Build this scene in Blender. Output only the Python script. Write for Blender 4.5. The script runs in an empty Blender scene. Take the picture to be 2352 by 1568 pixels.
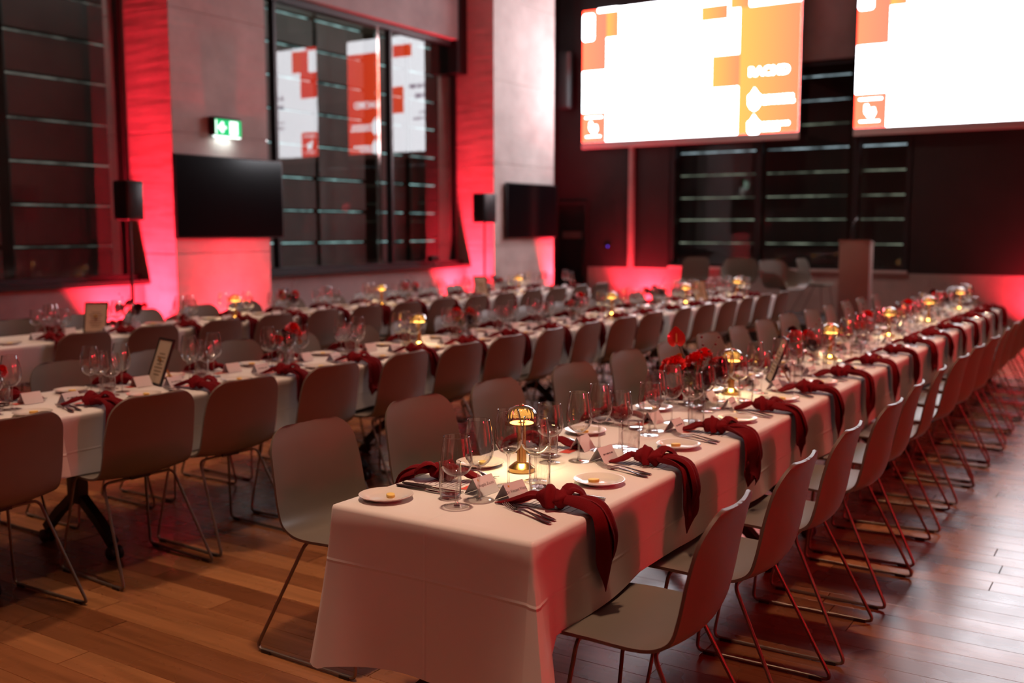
import bpy, bmesh, math, random
from mathutils import Vector, Matrix

PI = math.pi
S = bpy.context.scene
COL = S.collection

# ------------------------------------------------------------------ camera, world, exposure
F_PX, CX, CY, W_PX = 2322.0, 1176.0, 784.0, 2352.0
CAM_H = 1.565
AZ = math.radians(32.6)            # heading of the view, measured from the table direction (+X)
PITCH = math.radians(6.316)

cam_d = bpy.data.cameras.new('camera')
cam_d.sensor_width = 36.0
cam_d.lens = F_PX * 36.0 / W_PX
cam_d.clip_start, cam_d.clip_end = 0.05, 200
cam_d.dof.use_dof = True
cam_d.dof.focus_distance = 3.15
cam_d.dof.aperture_fstop = 2.0
cam_d.dof.aperture_blades = 0
cam = bpy.data.objects.new('camera', cam_d)
COL.objects.link(cam)
fwd = Vector((math.cos(AZ) * math.cos(PITCH), math.sin(AZ) * math.cos(PITCH), -math.sin(PITCH)))
cam.location = (0, 0, CAM_H)
cam.rotation_euler = fwd.to_track_quat('-Z', 'Y').to_euler()
S.camera = cam

world = bpy.data.worlds.new('world')
S.world = world
world.use_nodes = True
world.node_tree.nodes['Background'].inputs[0].default_value = (0.02, 0.025, 0.035, 1)
world.node_tree.nodes['Background'].inputs[1].default_value = 0.12

S.view_settings.view_transform = 'Standard'
S.view_settings.look = 'None'
S.view_settings.gamma = 1.0
S.view_settings.use_curve_mapping = False
S.view_settings.exposure = 0.0
try:
    S.cycles.transparent_max_bounces = 24
    S.cycles.max_bounces = 10
    S.cycles.transmission_bounces = 8
    S.cycles.glossy_bounces = 4
    S.cycles.diffuse_bounces = 3
    S.cycles.caustics_reflective = False
    S.cycles.caustics_refractive = False
    S.cycles.sample_clamp_indirect = 4.0
except Exception:
    pass

SCREEN_L = 9.5          # radiance of slide white
RED = (1.0, 0.022, 0.045)
WARM = (1.0, 0.62, 0.42)


def ray(x, y):
    dx, dy = (x - CX) / F_PX, -(y - CY) / F_PX
    c, s = math.cos(PITCH), math.sin(PITCH)
    up, f = dy * c - s, c + dy * s
    return Vector((dx * math.sin(AZ) + f * math.cos(AZ), -dx * math.cos(AZ) + f * math.sin(AZ), up))


def on_x(x, y, X):
    d = ray(x, y)
    return Vector((0, 0, CAM_H)) + d * (X / d.x)


def on_y(x, y, Y):
    d = ray(x, y)
    return Vector((0, 0, CAM_H)) + d * (Y / d.y)


def on_z(x, y, Z):
    d = ray(x, y)
    return Vector((0, 0, CAM_H)) + d * ((Z - CAM_H) / d.z)


def pix(p):
    X = p[0] * math.sin(AZ) - p[1] * math.cos(AZ)
    Zf = p[0] * math.cos(AZ) + p[1] * math.sin(AZ)
    Y = p[2] - CAM_H
    c, s = math.cos(PITCH), math.sin(PITCH)
    yc, zc = Y * c + Zf * s, Zf * c - Y * s
    if zc < 0.05:
        return (-9999, -9999)
    return (CX + F_PX * X / zc, CY - F_PX * yc / zc)


def area_light(name, loc, target, size, energy, color, spread=None, shape='DISK', parent=None, size_y=None):
    ld = bpy.data.lights.new(name, 'AREA')
    ld.shape = shape
    ld.size = size
    if size_y:
        ld.size_y = size_y
    ld.energy = energy
    ld.color = color
    if spread:
        ld.spread = spread
    o = bpy.data.objects.new(name, ld)
    COL.objects.link(o)
    o.location = loc
    o.rotation_euler = (Vector(target) - Vector(loc)).to_track_quat('-Z', 'Y').to_euler()
    return o


# ------------------------------------------------------------------ materials
MATS = {}


def new_mat(name):
    m = bpy.data.materials.new(name)
    m.use_nodes = True
    nt = m.node_tree
    nt.nodes.clear()
    out = nt.nodes.new('ShaderNodeOutputMaterial')
    return m, nt, out


def N(nt, typ, **kw):
    n = nt.nodes.new('ShaderNode' + typ)
    for k, v in kw.items():
        if k.startswith('i_'):
            n.inputs[int(k[2:])].default_value = v
        elif k in n.inputs:
            n.inputs[k].default_value = v
        else:
            setattr(n, k, v)
    return n


def principled(name, color, rough=0.5, metal=0.0, noise=0.0, scale=20.0, bump=0.0, bscale=80.0, spec=0.5, sheen=0.0,
               rand=0.0, coat=0.0, stretch=(1, 1, 1)):
    m, nt, out = new_mat(name)
    b = N(nt, 'BsdfPrincipled')
    b.inputs['Base Color'].default_value = (*color, 1)
    b.inputs['Roughness'].default_value = rough
    b.inputs['Metallic'].default_value = metal
    b.inputs['Specular IOR Level'].default_value = spec
    b.inputs['Sheen Weight'].default_value = sheen
    b.inputs['Coat Weight'].default_value = coat
    nt.links.new(b.outputs[0], out.inputs[0])
    tc = N(nt, 'TexCoord')
    mp = N(nt, 'Mapping')
    mp.inputs['Scale'].default_value = stretch
    nt.links.new(tc.outputs['Object'], mp.inputs[0])
    if noise > 0:
        nz = N(nt, 'TexNoise')
        nz.inputs['Scale'].default_value = scale
        nz.inputs['Detail'].default_value = 5
        nt.links.new(mp.outputs[0], nz.inputs['Vector'])
        r = N(nt, 'ValToRGB')
        r.color_ramp.elements[0].position = 0.3
        r.color_ramp.elements[1].position = 0.7
        r.color_ramp.elements[0].color = (*[max(0, c * (1 - noise)) for c in color], 1)
        r.color_ramp.elements[1].color = (*[min(1, c * (1 + noise)) for c in color], 1)
        nt.links.new(nz.outputs[0], r.inputs[0])
        nt.links.new(r.outputs[0], b.inputs['Base Color'])
    if bump > 0:
        nz2 = N(nt, 'TexNoise')
        nz2.inputs['Scale'].default_value = bscale
        nz2.inputs['Detail'].default_value = 4
        nt.links.new(mp.outputs[0], nz2.inputs['Vector'])
        bp = N(nt, 'Bump')
        bp.inputs['Strength'].default_value = bump
        bp.inputs['Distance'].default_value = 0.004
        nt.links.new(nz2.outputs[0], bp.inputs['Height'])
        nt.links.new(bp.outputs[0], b.inputs['Normal'])
    MATS[name] = m
    return m


def emission(name, color, strength):
    m, nt, out = new_mat(name)
    e = N(nt, 'Emission')
    e.inputs[0].default_value = (*color, 1)
    e.inputs[1].default_value = strength
    nt.links.new(e.outputs[0], out.inputs[0])
    MATS[name] = m
    return m


def thin_glass(name, tint=(1, 1, 1), ior=1.5, rough=0.0, boost=1.0, power=5.0):
    m, nt, out = new_mat(name)
    t = N(nt, 'BsdfTransparent')
    t.inputs[0].default_value = (*tint, 1)
    g = N(nt, 'BsdfGlossy')
    g.inputs['Roughness'].default_value = rough
    # Schlick reflectance of a clear sheet, the same from both faces
    lw = N(nt, 'LayerWeight')
    lw.inputs['Blend'].default_value = 0.5
    pw = N(nt, 'Math', operation='POWER')
    pw.inputs[1].default_value = power
    f0 = ((ior - 1) / (ior + 1)) ** 2
    mul = N(nt, 'Math', operation='MULTIPLY_ADD', use_clamp=True)
    mul.inputs[1].default_value = (1 - f0) * boost
    mul.inputs[2].default_value = f0 * boost
    mix = N(nt, 'MixShader')
    nt.links.new(lw.outputs['Facing'], pw.inputs[0])
    nt.links.new(pw.outputs[0], mul.inputs[0])
    nt.links.new(mul.outputs[0], mix.inputs[0])
    nt.links.new(t.outputs[0], mix.inputs[1])
    nt.links.new(g.outputs[0], mix.inputs[2])
    nt.links.new(mix.outputs[0], out.inputs[0])
    MATS[name] = m
    return m


def wood_mat(name, island):
    m, nt, out = new_mat(name)
    b = N(nt, 'BsdfPrincipled')
    tc = N(nt, 'TexCoord')
    geo = N(nt, 'NewGeometry') if island else N(nt, 'ObjectInfo')
    rnd = geo.outputs['Random Per Island'] if island else geo.outputs['Random']
    g2 = N(nt, 'NewGeometry')
    # shift the grain for each board
    add = N(nt, 'VectorMath', operation='ADD')
    comb = N(nt, 'CombineXYZ')
    ml = N(nt, 'Math', operation='MULTIPLY')
    ml.inputs[1].default_value = 37.0
    nt.links.new(rnd, ml.inputs[0])
    nt.links.new(ml.outputs[0], comb.inputs[0])
    nt.links.new(ml.outputs[0], comb.inputs[1])
    nt.links.new(g2.outputs['Position'], add.inputs[0])
    nt.links.new(comb.outputs[0], add.inputs[1])
    mp = N(nt, 'Mapping')
    mp.inputs['Scale'].default_value = (26, 1.6, 1)
    nt.links.new(add.outputs[0], mp.inputs[0])
    nz = N(nt, 'TexNoise')
    nz.inputs['Scale'].default_value = 1.0
    nz.inputs['Detail'].default_value = 6
    nz.inputs['Distortion'].default_value = 0.6
    nt.links.new(mp.outputs[0], nz.inputs['Vector'])
    r1 = N(nt, 'ValToRGB')
    e = r1.color_ramp.elements
    e[0].position, e[0].color = 0.0, (0.175, 0.060, 0.021, 1)
    e[1].position, e[1].color = 1.0, (0.38, 0.165, 0.062, 1)
    x = r1.color_ramp.elements.new(0.5)
    x.color = (0.265, 0.102, 0.037, 1)
    nt.links.new(rnd, r1.inputs[0])
    r2 = N(nt, 'ValToRGB')
    r2.color_ramp.elements[0].position, r2.color_ramp.elements[0].color = 0.3, (0.72, 0.70, 0.68, 1)
    r2.color_ramp.elements[1].position, r2.color_ramp.elements[1].color = 0.7, (1.1, 1.1, 1.1, 1)
    nt.links.new(nz.outputs[0], r2.inputs[0])
    mx = N(nt, 'Mix', data_type='RGBA', blend_type='MULTIPLY')
    mx.inputs[0].default_value = 1.0
    nt.links.new(r1.outputs[0], mx.inputs[6])
    nt.links.new(r2.outputs[0], mx.inputs[7])
    nt.links.new(mx.outputs[2], b.inputs['Base Color'])
    b.inputs['Roughness'].default_value = 0.36
    b.inputs['Specular IOR Level'].default_value = 0.55
    nz3 = N(nt, 'TexNoise')
    nz3.inputs['Scale'].default_value = 5.0
    mr = N(nt, 'MapRange')
    mr.inputs[3].default_value, mr.inputs[4].default_value = 0.21, 0.34
    nt.links.new(g2.outputs['Position'], nz3.inputs['Vector'])
    nt.links.new(nz3.outputs[0], mr.inputs[0])
    nt.links.new(mr.outputs[0], b.inputs['Roughness'])
    nt.links.new(b.outputs[0], out.inputs[0])
    MATS[name] = m
    return m


def cloth_mat(name):
    m, nt, out = new_mat(name)
    b = N(nt, 'BsdfPrincipled')
    b.inputs['Base Color'].default_value = (0.80, 0.775, 0.75, 1)
    b.inputs['Roughness'].default_value = 0.85
    b.inputs['Sheen Weight'].default_value = 0.15
    tc = N(nt, 'TexCoord')
    sep = N(nt, 'SeparateXYZ')
    nt.links.new(tc.outputs['Object'], sep.inputs[0])
    hs = []
    # pressed fold lines: one across the drape's height and lines across the width and along the length
    for axis, period, off in ((2, 0.22, -0.14), (1, 0.356, 0.0), (0, 0.62, 0.30)):
        a = N(nt, 'Math', operation='ADD')
        a.inputs[1].default_value = off
        nt.links.new(sep.outputs[axis], a.inputs[0])
        w = N(nt, 'Math', operation='PINGPONG')
        w.inputs[1].default_value = period
        nt.links.new(a.outputs[0], w.inputs[0])
        l = N(nt, 'Math', operation='LESS_THAN')
        mr = N(nt, 'MapRange')
        mr.inputs[1].default_value, mr.inputs[2].default_value = 0.0, 0.007
        mr.inputs[3].default_value, mr.inputs[4].default_value = 1.0, 0.0
        nt.links.new(w.outputs[0], mr.inputs[0])
        hs.append(mr.outputs[0])
    s1 = N(nt, 'Math', operation='ADD')
    nt.links.new(hs[0], s1.inputs[0])
    nt.links.new(hs[1], s1.inputs[1])
    s2 = N(nt, 'Math', operation='ADD')
    nt.links.new(s1.outputs[0], s2.inputs[0])
    nt.links.new(hs[2], s2.inputs[1])
    nz = N(nt, 'TexNoise')
    nz.inputs['Scale'].default_value = 7.0
    nz.inputs['Detail'].default_value = 2
    nt.links.new(tc.outputs['Object'], nz.inputs['Vector'])
    k = N(nt, 'Math', operation='MULTIPLY_ADD')
    k.inputs[1].default_value = 0.5
    nt.links.new(nz.outputs[0], k.inputs[0])
    nt.links.new(s2.outputs[0], k.inputs[2])
    bp = N(nt, 'Bump')
    bp.inputs['Strength'].default_value = 0.28
    bp.inputs['Distance'].default_value = 0.006
    nt.links.new(k.outputs[0], bp.inputs['Height'])
    nt.links.new(bp.outputs[0], b.inputs['Normal'])
    nt.links.new(b.outputs[0], out.inputs[0])
    MATS[name] = m
    return m


def concrete_mat(name, color, bands=True):
    m, nt, out = new_mat(name)
    b = N(nt, 'BsdfPrincipled')
    b.inputs['Roughness'].default_value = 0.9
    b.inputs['Specular IOR Level'].default_value = 0.15
    geo = N(nt, 'NewGeometry')
    nz = N(nt, 'TexNoise')
    nz.inputs['Scale'].default_value = 1.6
    nz.inputs['Detail'].default_value = 8
    nz.inputs['Roughness'].default_value = 0.62
    nt.links.new(geo.outputs['Position'], nz.inputs['Vector'])
    r = N(nt, 'ValToRGB')
    r.color_ramp.elements[0].position, r.color_ramp.elements[0].color = 0.3, (*[c * 0.80 for c in color], 1)
    r.color_ramp.elements[1].position, r.color_ramp.elements[1].color = 0.7, (*[min(1, c * 1.15) for c in color], 1)
    nt.links.new(nz.outputs[0], r.inputs[0])
    nt.links.new(r.outputs[0], b.inputs['Base Color'])
    nz2 = N(nt, 'TexNoise')
    nz2.inputs['Scale'].default_value = 2.2
    nz2.inputs['Detail'].default_value = 4
    mp = N(nt, 'Mapping')
    mp.inputs['Scale'].default_value = (0.6, 0.6, 4.5)
    nt.links.new(geo.outputs['Position'], mp.inputs[0])
    nt.links.new(mp.outputs[0], nz2.inputs['Vector'])
    bp = N(nt, 'Bump')
    bp.inputs['Strength'].default_value = 0.6 if bands else 0.15
    bp.inputs['Distance'].default_value = 0.02
    nt.links.new(nz2.outputs[0], bp.inputs['Height'])
    nt.links.new(bp.outputs[0], b.inputs['Normal'])
    nt.links.new(b.outputs[0], out.inputs[0])
    MATS[name] = m
    return m


wood_mat('wood_board', False)
wood_mat('wood_far', True)
cloth_mat('table_linen')
concrete_mat('concrete', (0.62, 0.58, 0.55))
concrete_mat('plaster', (0.46, 0.41, 0.40), bands=False)
principled('side_wall', (0.33, 0.17, 0.13), 0.7, noise=0.1, scale=2)
principled('joint_dark', (0.05, 0.025, 0.012), 0.8)
principled('shell', (0.150, 0.122, 0.097), 0.42, noise=0.03, scale=6)
principled('leg_metal', (0.20, 0.16, 0.13), 0.42, metal=0.75)
principled('black_metal', (0.012, 0.012, 0.013), 0.45)
principled('black_plastic', (0.010, 0.010, 0.011), 0.5)
principled('tv_glass', (0.004, 0.004, 0.005), 0.12)
principled('dark_panel', (0.017, 0.014, 0.015), 0.55, noise=0.15, scale=3)
principled('dark_frame', (0.016, 0.016, 0.018), 0.4)
principled('bright_mullion', (0.62, 0.60, 0.58), 0.10, metal=1.0)
principled('ceiling_dark', (0.05, 0.047, 0.046), 0.8)
principled('napkin', (0.155, 0.005, 0.009), 0.9, noise=0.12, scale=9, bump=0.35, bscale=420, sheen=0.0, spec=0.15)
principled('brass', (0.80, 0.52, 0.19), 0.26, metal=1.0)
principled('gold_matt', (0.55, 0.34, 0.12), 0.4, metal=0.9)
principled('steel', (0.72, 0.70, 0.68), 0.16, metal=1.0)
principled('porcelain', (0.80, 0.76, 0.70), 0.14, coat=0.3)
principled('butter', (0.90, 0.66, 0.16), 0.45)
principled('card_paper', (0.78, 0.76, 0.78), 0.8)
principled('print_grey', (0.16, 0.14, 0.16), 0.8)
principled('print_red', (0.62, 0.07, 0.05), 0.7)
principled('print_orange', (0.75, 0.33, 0.04), 0.7)
principled('petal_red', (0.85, 0.012, 0.014), 0.55, noise=0.2, scale=30)
principled('petal_dark', (0.075, 0.004, 0.010), 0.6, noise=0.2, scale=30)
principled('petal_orange', (0.62, 0.22, 0.04), 0.6, noise=0.2, scale=30)
principled('spathe', (0.48, 0.018, 0.014), 0.28, noise=0.1, scale=20, coat=0.4)
principled('spadix', (0.72, 0.42, 0.14), 0.6)
principled('leaf', (0.055, 0.10, 0.022), 0.45, noise=0.25, scale=25)
principled('leaf_olive', (0.20, 0.19, 0.05), 0.5, noise=0.25, scale=25)
principled('stem', (0.07, 0.13, 0.03), 0.5)
principled('twig', (0.30, 0.20, 0.13), 0.7, noise=0.2, scale=30)
principled('berry', (0.16, 0.012, 0.015), 0.4)
principled('board_out', (0.20, 0.195, 0.185), 0.7, noise=0.12, scale=2)
principled('board_dark', (0.030, 0.031, 0.032), 0.7, noise=0.12, scale=2)
principled('lectern', (0.40, 0.28, 0.24), 0.55, noise=0.05, scale=4)
principled('screen_border', (0.62, 0.55, 0.55), 0.6)
principled('stage_black', (0.02, 0.02, 0.02), 0.7)
principled('door_black', (0.008, 0.008, 0.008), 0.5)
principled('push_plate', (0.16, 0.12, 0.11), 0.5, metal=0.3)
principled('frame_paper', (0.55, 0.45, 0.33), 0.8)
principled('frame_print', (0.22, 0.17, 0.11), 0.8)
thin_glass('thin_glass', (0.985, 0.98, 0.975), 1.5, 0.0, 3.2, 3.2)
thin_glass('foot_glass', (0.97, 0.965, 0.96), 1.5, 0.0, 1.5, 6.0)
thin_glass('clear_glass', (0.96, 0.955, 0.95), 1.5, 0.0, 3.2, 3.0)
thin_glass('window_glass', (0.72, 0.78, 0.76), 1.52, 0.004, 1.9)
thin_glass('amber_glass', (0.70, 0.47, 0.20), 1.6, 0.02, 2.2, 2.6)
m_, nt_, out_ = new_mat('solid_glass')
g_ = N(nt_, 'BsdfGlass')
g_.inputs['IOR'].default_value = 1.5
g_.inputs['Roughness'].default_value = 0.0
nt_.links.new(g_.outputs[0], out_.inputs[0])
MATS['solid_glass'] = m_
emission('slide_white', (1.0, 1.0, 1.06), SCREEN_L)
emission('slide_text', (0.55, 0.42, 0.55), SCREEN_L * 0.55)
emission('led_warm', (1.0, 0.66, 0.30), 14.0)
emission('exit_green', (0.03, 0.62, 0.20), 1.1)
emission('exit_white', (0.85, 1.0, 0.92), 2.6)
emission('blue_led', (0.12, 0.06, 0.9), 1.6)
emission('red_led', (1.0, 0.02, 0.03), 6.0)


def slide_orange(name, c0, c1, k):
    """gradient print on the slides, running across the screen (object X)"""
    m, nt, out = new_mat(name)
    tc = N(nt, 'TexCoord')
    sep = N(nt, 'SeparateXYZ')
    nt.links.new(tc.outputs['Generated'], sep.inputs[0])
    r = N(nt, 'ValToRGB')
    r.color_ramp.elements[0].color = (*c0, 1)
    r.color_ramp.elements[1].color = (*c1, 1)
    nt.links.new(sep.outputs[1], r.inputs[0])
    e = N(nt, 'Emission')
    nt.links.new(r.outputs[0], e.inputs[0])
    e.inputs[1].default_value = k
    nt.links.new(e.outputs[0], out.inputs[0])
    MATS[name] = m


# generated Y runs from screen right (0) to screen left (1)
slide_orange('slide_band', (0.9, 0.046, 0.022), (0.9, 0.082, 0.018), SCREEN_L * 0.85)
slide_orange('slide_square', (0.9, 0.042, 0.026), (0.9, 0.054, 0.026), SCREEN_L * 0.85)


def strip_light(name, color, k, ax):
    m, nt, out = new_mat(name)
    geo = N(nt, 'NewGeometry')
    mp = N(nt, 'Mapping')
    mp.inputs['Scale'].default_value = (1, 1, 1)
    nt.links.new(geo.outputs['Position'], mp.inputs[0])
    nz = N(nt, 'TexNoise')
    nz.inputs['Scale'].default_value = 3.2
    nz.inputs['Detail'].default_value = 3
    nt.links.new(mp.outputs[0], nz.inputs['Vector'])
    mr = N(nt, 'MapRange')
    mr.inputs[1].default_value, mr.inputs[2].default_value = 0.38, 0.72
    mr.inputs[3].default_value, mr.inputs[4].default_value = 0.25 * k, 1.9 * k
    nt.links.new(nz.outputs[0], mr.inputs[0])
    e = N(nt, 'Emission')
    e.inputs[0].default_value = (*color, 1)
    nt.links.new(mr.outputs[0], e.inputs[1])
    nt.links.new(e.outputs[0], out.inputs[0])
    MATS[name] = m


strip_light('strip_cool', (0.50, 0.78, 0.78), 0.60, 0)
strip_light('strip_faint', (0.90, 0.82, 0.72), 0.13, 0)
strip_light('strip_warm', (0.62, 0.66, 0.50), 0.36, 1)
strip_light('strip_white', (0.66, 0.80, 0.90), 0.70, 1)


# ------------------------------------------------------------------ mesh building
class MB:
    def __init__(self):
        self.v, self.f = [], []

    def add(self, vs, fs):
        o = len(self.v)
        self.v += [tuple(p) for p in vs]
        self.f += [tuple(i + o for i in f) for f in fs]
        return self

    def box(self, a, b):
        x0, y0, z0 = a
        x1, y1, z1 = b
        return self.add([(x0, y0, z0), (x1, y0, z0), (x1, y1, z0), (x0, y1, z0), (x0, y0, z1), (x1, y0, z1), (x1, y1, z1), (x0, y1, z1)],
                        [(0, 3, 2, 1), (4, 5, 6, 7), (0, 1, 5, 4), (1, 2, 6, 5), (2, 3, 7, 6), (3, 0, 4, 7)])

    def bbox(self, a, b, r=0.01):
        """box with chamfered vertical and horizontal edges"""
        bm = bmesh.new()
        bmesh.ops.create_cube(bm, size=1.0)
        for v in bm.verts:
            v.co = Vector(((a[i] + b[i]) / 2 + v.co[i] * (b[i] - a[i]) for i in range(3)))
        bmesh.ops.bevel(bm, geom=bm.edges[:], offset=r, segments=2, affect='EDGES', profile=0.5)
        bm.verts.index_update()
        self.add([v.co[:] for v in bm.verts], [[v.index for v in f.verts] for f in bm.faces])
        bm.free()
        return self

    def lathe(self, prof, n=24, c=(0, 0), close=False):
        vs, fs = [], []
        for r, z in prof:
            for i in range(n):
                a = 2 * PI * i / n
                vs.append((c[0] + r * math.cos(a), c[1] + r * math.sin(a), z))
        for k in range(len(prof) - 1):
            for i in range(n):
                j = (i + 1) % n
                fs.append((k * n + i, k * n + j, (k + 1) * n + j, (k + 1) * n + i))
        if close:
            fs.append(tuple(range(n - 1, -1, -1)))
            fs.append(tuple((len(prof) - 1) * n + i for i in range(n)))
        return self.add(vs, fs)

    def sweep(self, pts, sec, caps=True, up=Vector((0, 0, 1))):
        """sec(k, t) -> list of (side, normal) offsets, same count each ring"""
        pts = [Vector(p) for p in pts]
        rings = []
        n = len(pts)
        prev = None
        for k, p in enumerate(pts):
            t = (pts[min(k + 1, n - 1)] - pts[max(k - 1, 0)]).normalized()
            if prev is None:
                s = t.cross(up)
                if s.length < 1e-4:
                    s = t.cross(Vector((0, 1, 0)))
                s.normalize()
            else:
                s = prev - t * prev.dot(t)
                s.normalize()
            prev = s
            nn = s.cross(t).normalized()
            rings.append([p + s * a + nn * b for a, b in sec(k, k / (n - 1))])
        m = len(rings[0])
        vs = [q for r in rings for q in r]
        fs = []
        for k in range(n - 1):
            for i in range(m):
                j = (i + 1) % m
                fs.append((k * m + i, k * m + j, (k + 1) * m + j, (k + 1) * m + i))
        if caps:
            fs.append(tuple(range(m - 1, -1, -1)))
            fs.append(tuple((n - 1) * m + i for i in range(m)))
        return self.add(vs, fs)

    def tube(self, pts, r, n=8, r1=None):
        r1 = r if r1 is None else r1
        return self.sweep(pts, lambda k, t: [((r + (r1 - r) * t) * math.cos(2 * PI * i / n), (r + (r1 - r) * t) * math.sin(2 * PI * i / n))
                                             for i in range(n)])

    def prism(self, outline, z0, z1, tf=None):
        n = len(outline)
        vs = [(x, y, z0) for x, y in outline] + [(x, y, z1) for x, y in outline]
        if tf:
            vs = [tf(*v) for v in vs]
        fs = [tuple(range(n - 1, -1, -1)), tuple(range(n, 2 * n))] + [(i, (i + 1) % n, n + (i + 1) % n, n + i) for i in range(n)]
        return self.add(vs, fs)

    def xf(self, M):
        self.v = [tuple(M @ Vector(p)) for p in self.v]
        return self

    def mesh(self, name, mat, smooth=True, angle=40):
        me = bpy.data.meshes.new(name)
        me.from_pydata(self.v, [], self.f)
        me.materials.append(MATS[mat])
        me.validate()
        if smooth:
            me.polygons.foreach_set('use_smooth', [True] * len(me.polygons))
            try:
                me.set_sharp_from_angle(angle=math.radians(angle))
            except Exception:
                pass
        me.update()
        return me


def link(name, me, parent=None, loc=(0, 0, 0), rotz=0.0):
    o = bpy.data.objects.new(name, me)
    COL.objects.link(o)
    o.location = loc
    o.rotation_euler = (0, 0, rotz)
    if parent:
        o.parent = parent
    return o


def part(name, mb, mat, parent, smooth=True, angle=40):
    return link(name, mb.mesh(name, mat, smooth, angle), parent)


def thing(name, label, cat, loc=(0, 0, 0), rotz=0.0, group=None):
    o = link(name, None, None, loc, rotz)
    o.empty_display_size = 0.05
    tag(o, label, cat, group)
    return o


def tag(o, label, cat, group=None):
    o['label'] = label
    o['category'] = cat
    if group:
        o['group'] = group
    return o


def struct(name, mb, mat, label=None, cat=None, smooth=False, parent=None):
    o = part(name, mb, mat, parent, smooth)
    if parent is None:
        o['kind'] = 'structure'
        if label:
            tag(o, label, cat)
    return o


def dup(root, loc, rotz, label, group=None):
    r = root.copy()
    COL.objects.link(r)
    r.location, r.rotation_euler = loc, (0, 0, rotz)
    r['label'] = label
    if group:
        r['group'] = group
    for ch in root.children:
        c = ch.copy()
        COL.objects.link(c)
        c.parent = r
        for g in ch.children:
            d = g.copy()
            COL.objects.link(d)
            d.parent = c
    return r


class Proto:
    """first use moves the built thing itself, later uses copy it with its parts"""

    def __init__(self, root):
        self.root, self.used = root, False

    def place(self, loc, rotz, label, group=None):
        if not self.used:
            self.used = True
            r = self.root
            r.location, r.rotation_euler = loc, (0, 0, rotz)
            r['label'] = label
            if group:
                r['group'] = group
            return r
        return dup(self.root, loc, rotz, label, group)


ORD = ['first', 'second', 'third', 'fourth', 'fifth', 'sixth', 'seventh', 'eighth', 'ninth', 'tenth', 'eleventh', 'twelfth',
       'thirteenth', 'fourteenth', 'fifteenth', 'sixteenth', 'seventeenth', 'eighteenth', 'nineteenth', 'twentieth']

# ------------------------------------------------------------------ measured layout (metres; X along the tables, Y towards the windows)
Z_T = 0.745
PIER_Y, GLASS_Y = 9.11, 9.80
BACK_X, SCREEN_X = 16.55, 16.40
T1 = dict(y0=1.342, y1=2.054, x0=2.204, x1=11.75)
T2 = dict(y0=4.030, y1=4.745, x0=1.36, x1=12.45)
T3 = dict(y0=6.740, y1=7.452, x0=3.60, x1=12.60)
ROOM_X0, ROOM_Y0, ROOM_Z = -4.0, -4.2, 6.2

# ------------------------------------------------------------------ floor
rng = random.Random(5)
struct('floor', MB().box((ROOM_X0, ROOM_Y0, -0.12), (BACK_X + 0.1, GLASS_Y + 0.1, -0.021)), 'joint_dark',
       'polished hardwood plank floor of the hall', 'floor')
floor = bpy.data.objects['floor']
PW = 0.132
boards = []
x = ROOM_X0
while x < BACK_X:
    y = ROOM_Y0 - rng.random() * 1.5
    while y < GLASS_Y:
        L = rng.uniform(1.1, 2.3)
        ya, yb = max(y, ROOM_Y0), min(y + L, GLASS_Y)
        if yb - ya > 0.05:
            boards.append((x, ya, yb))
        y += L
    x += PW


def board_rank(b):
    best = 1e9
    for t in (0.05, 0.5, 0.95):
        p = (b[0] + PW / 2, b[1] + (b[2] - b[1]) * t, 0.0)
        q = pix(p)
        if -60 < q[0] < 2412 and 500 < q[1] < 1640:
            d = math.hypot(p[0], p[1])
            # boards standing under the tables show little
            if T1['y0'] < p[1] < T1['y1'] and p[0] > T1['x0']:
                d += 3
            best = min(best, d)
    return best


boards.sort(key=board_rank)
meshes = {}
for i, (bx, ya, yb) in enumerate(boards[:300]):
    L = round((yb - ya) / 0.1) * 0.1
    key = round(L, 1)
    if key not in meshes:
        m = MB()
        g = 0.0006
        w, h = PW / 2 - g, 0.5 - 0.0012
        c = 0.0009
        vs = [(-w, -h, -0.02), (w, -h, -0.02), (w, h, -0.02), (-w, h, -0.02), (-w, -h, -c), (w, -h, -c), (w, h, -c), (-w, h, -c),
              (-w + c, -h, 0), (w - c, -h, 0), (w - c, h, 0), (-w + c, h, 0)]
        m.add(vs, [(0, 1, 5, 4), (1, 2, 6, 5), (2, 3, 7, 6), (3, 0, 4, 7), (4, 5, 9, 8), (5, 6, 10, 9), (6, 7, 11, 10), (7, 4, 8, 11), (8, 9, 10, 11)])
        meshes[key] = m.mesh('plank', 'wood_board', smooth=False)
    o = link('plank', meshes[key], floor, (bx + PW / 2, (ya + yb) / 2, 0))
    o.scale = (1, yb - ya, 1)
rest = MB()
for bx, ya, yb in boards[300:]:
    rest.box((bx + 0.0006, ya + 0.0008, -0.02), (bx + PW - 0.0006, yb - 0.0008, 0))
o = part('far_planks', rest, 'wood_far', floor, smooth=False)
o['kind'] = 'stuff'

# ------------------------------------------------------------------ room shell
struct('ceiling', MB().box((ROOM_X0, ROOM_Y0, ROOM_Z), (BACK_X + 0.4, GLASS_Y + 0.5, ROOM_Z + 0.2)), 'ceiling_dark', 'dark ceiling high above the hall', 'ceiling')
struct('wall_right', MB().box((ROOM_X0, ROOM_Y0 - 0.3, 0), (BACK_X + 0.4, ROOM_Y0, ROOM_Z)), 'side_wall', 'plain plaster side wall facing the windows', 'wall')
struct('wall_rear', MB().box((ROOM_X0 - 0.3, ROOM_Y0 - 0.3, 0), (ROOM_X0, GLASS_Y + 0.5, ROOM_Z)), 'side_wall', 'plain plaster end wall opposite the stage', 'wall')

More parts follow.
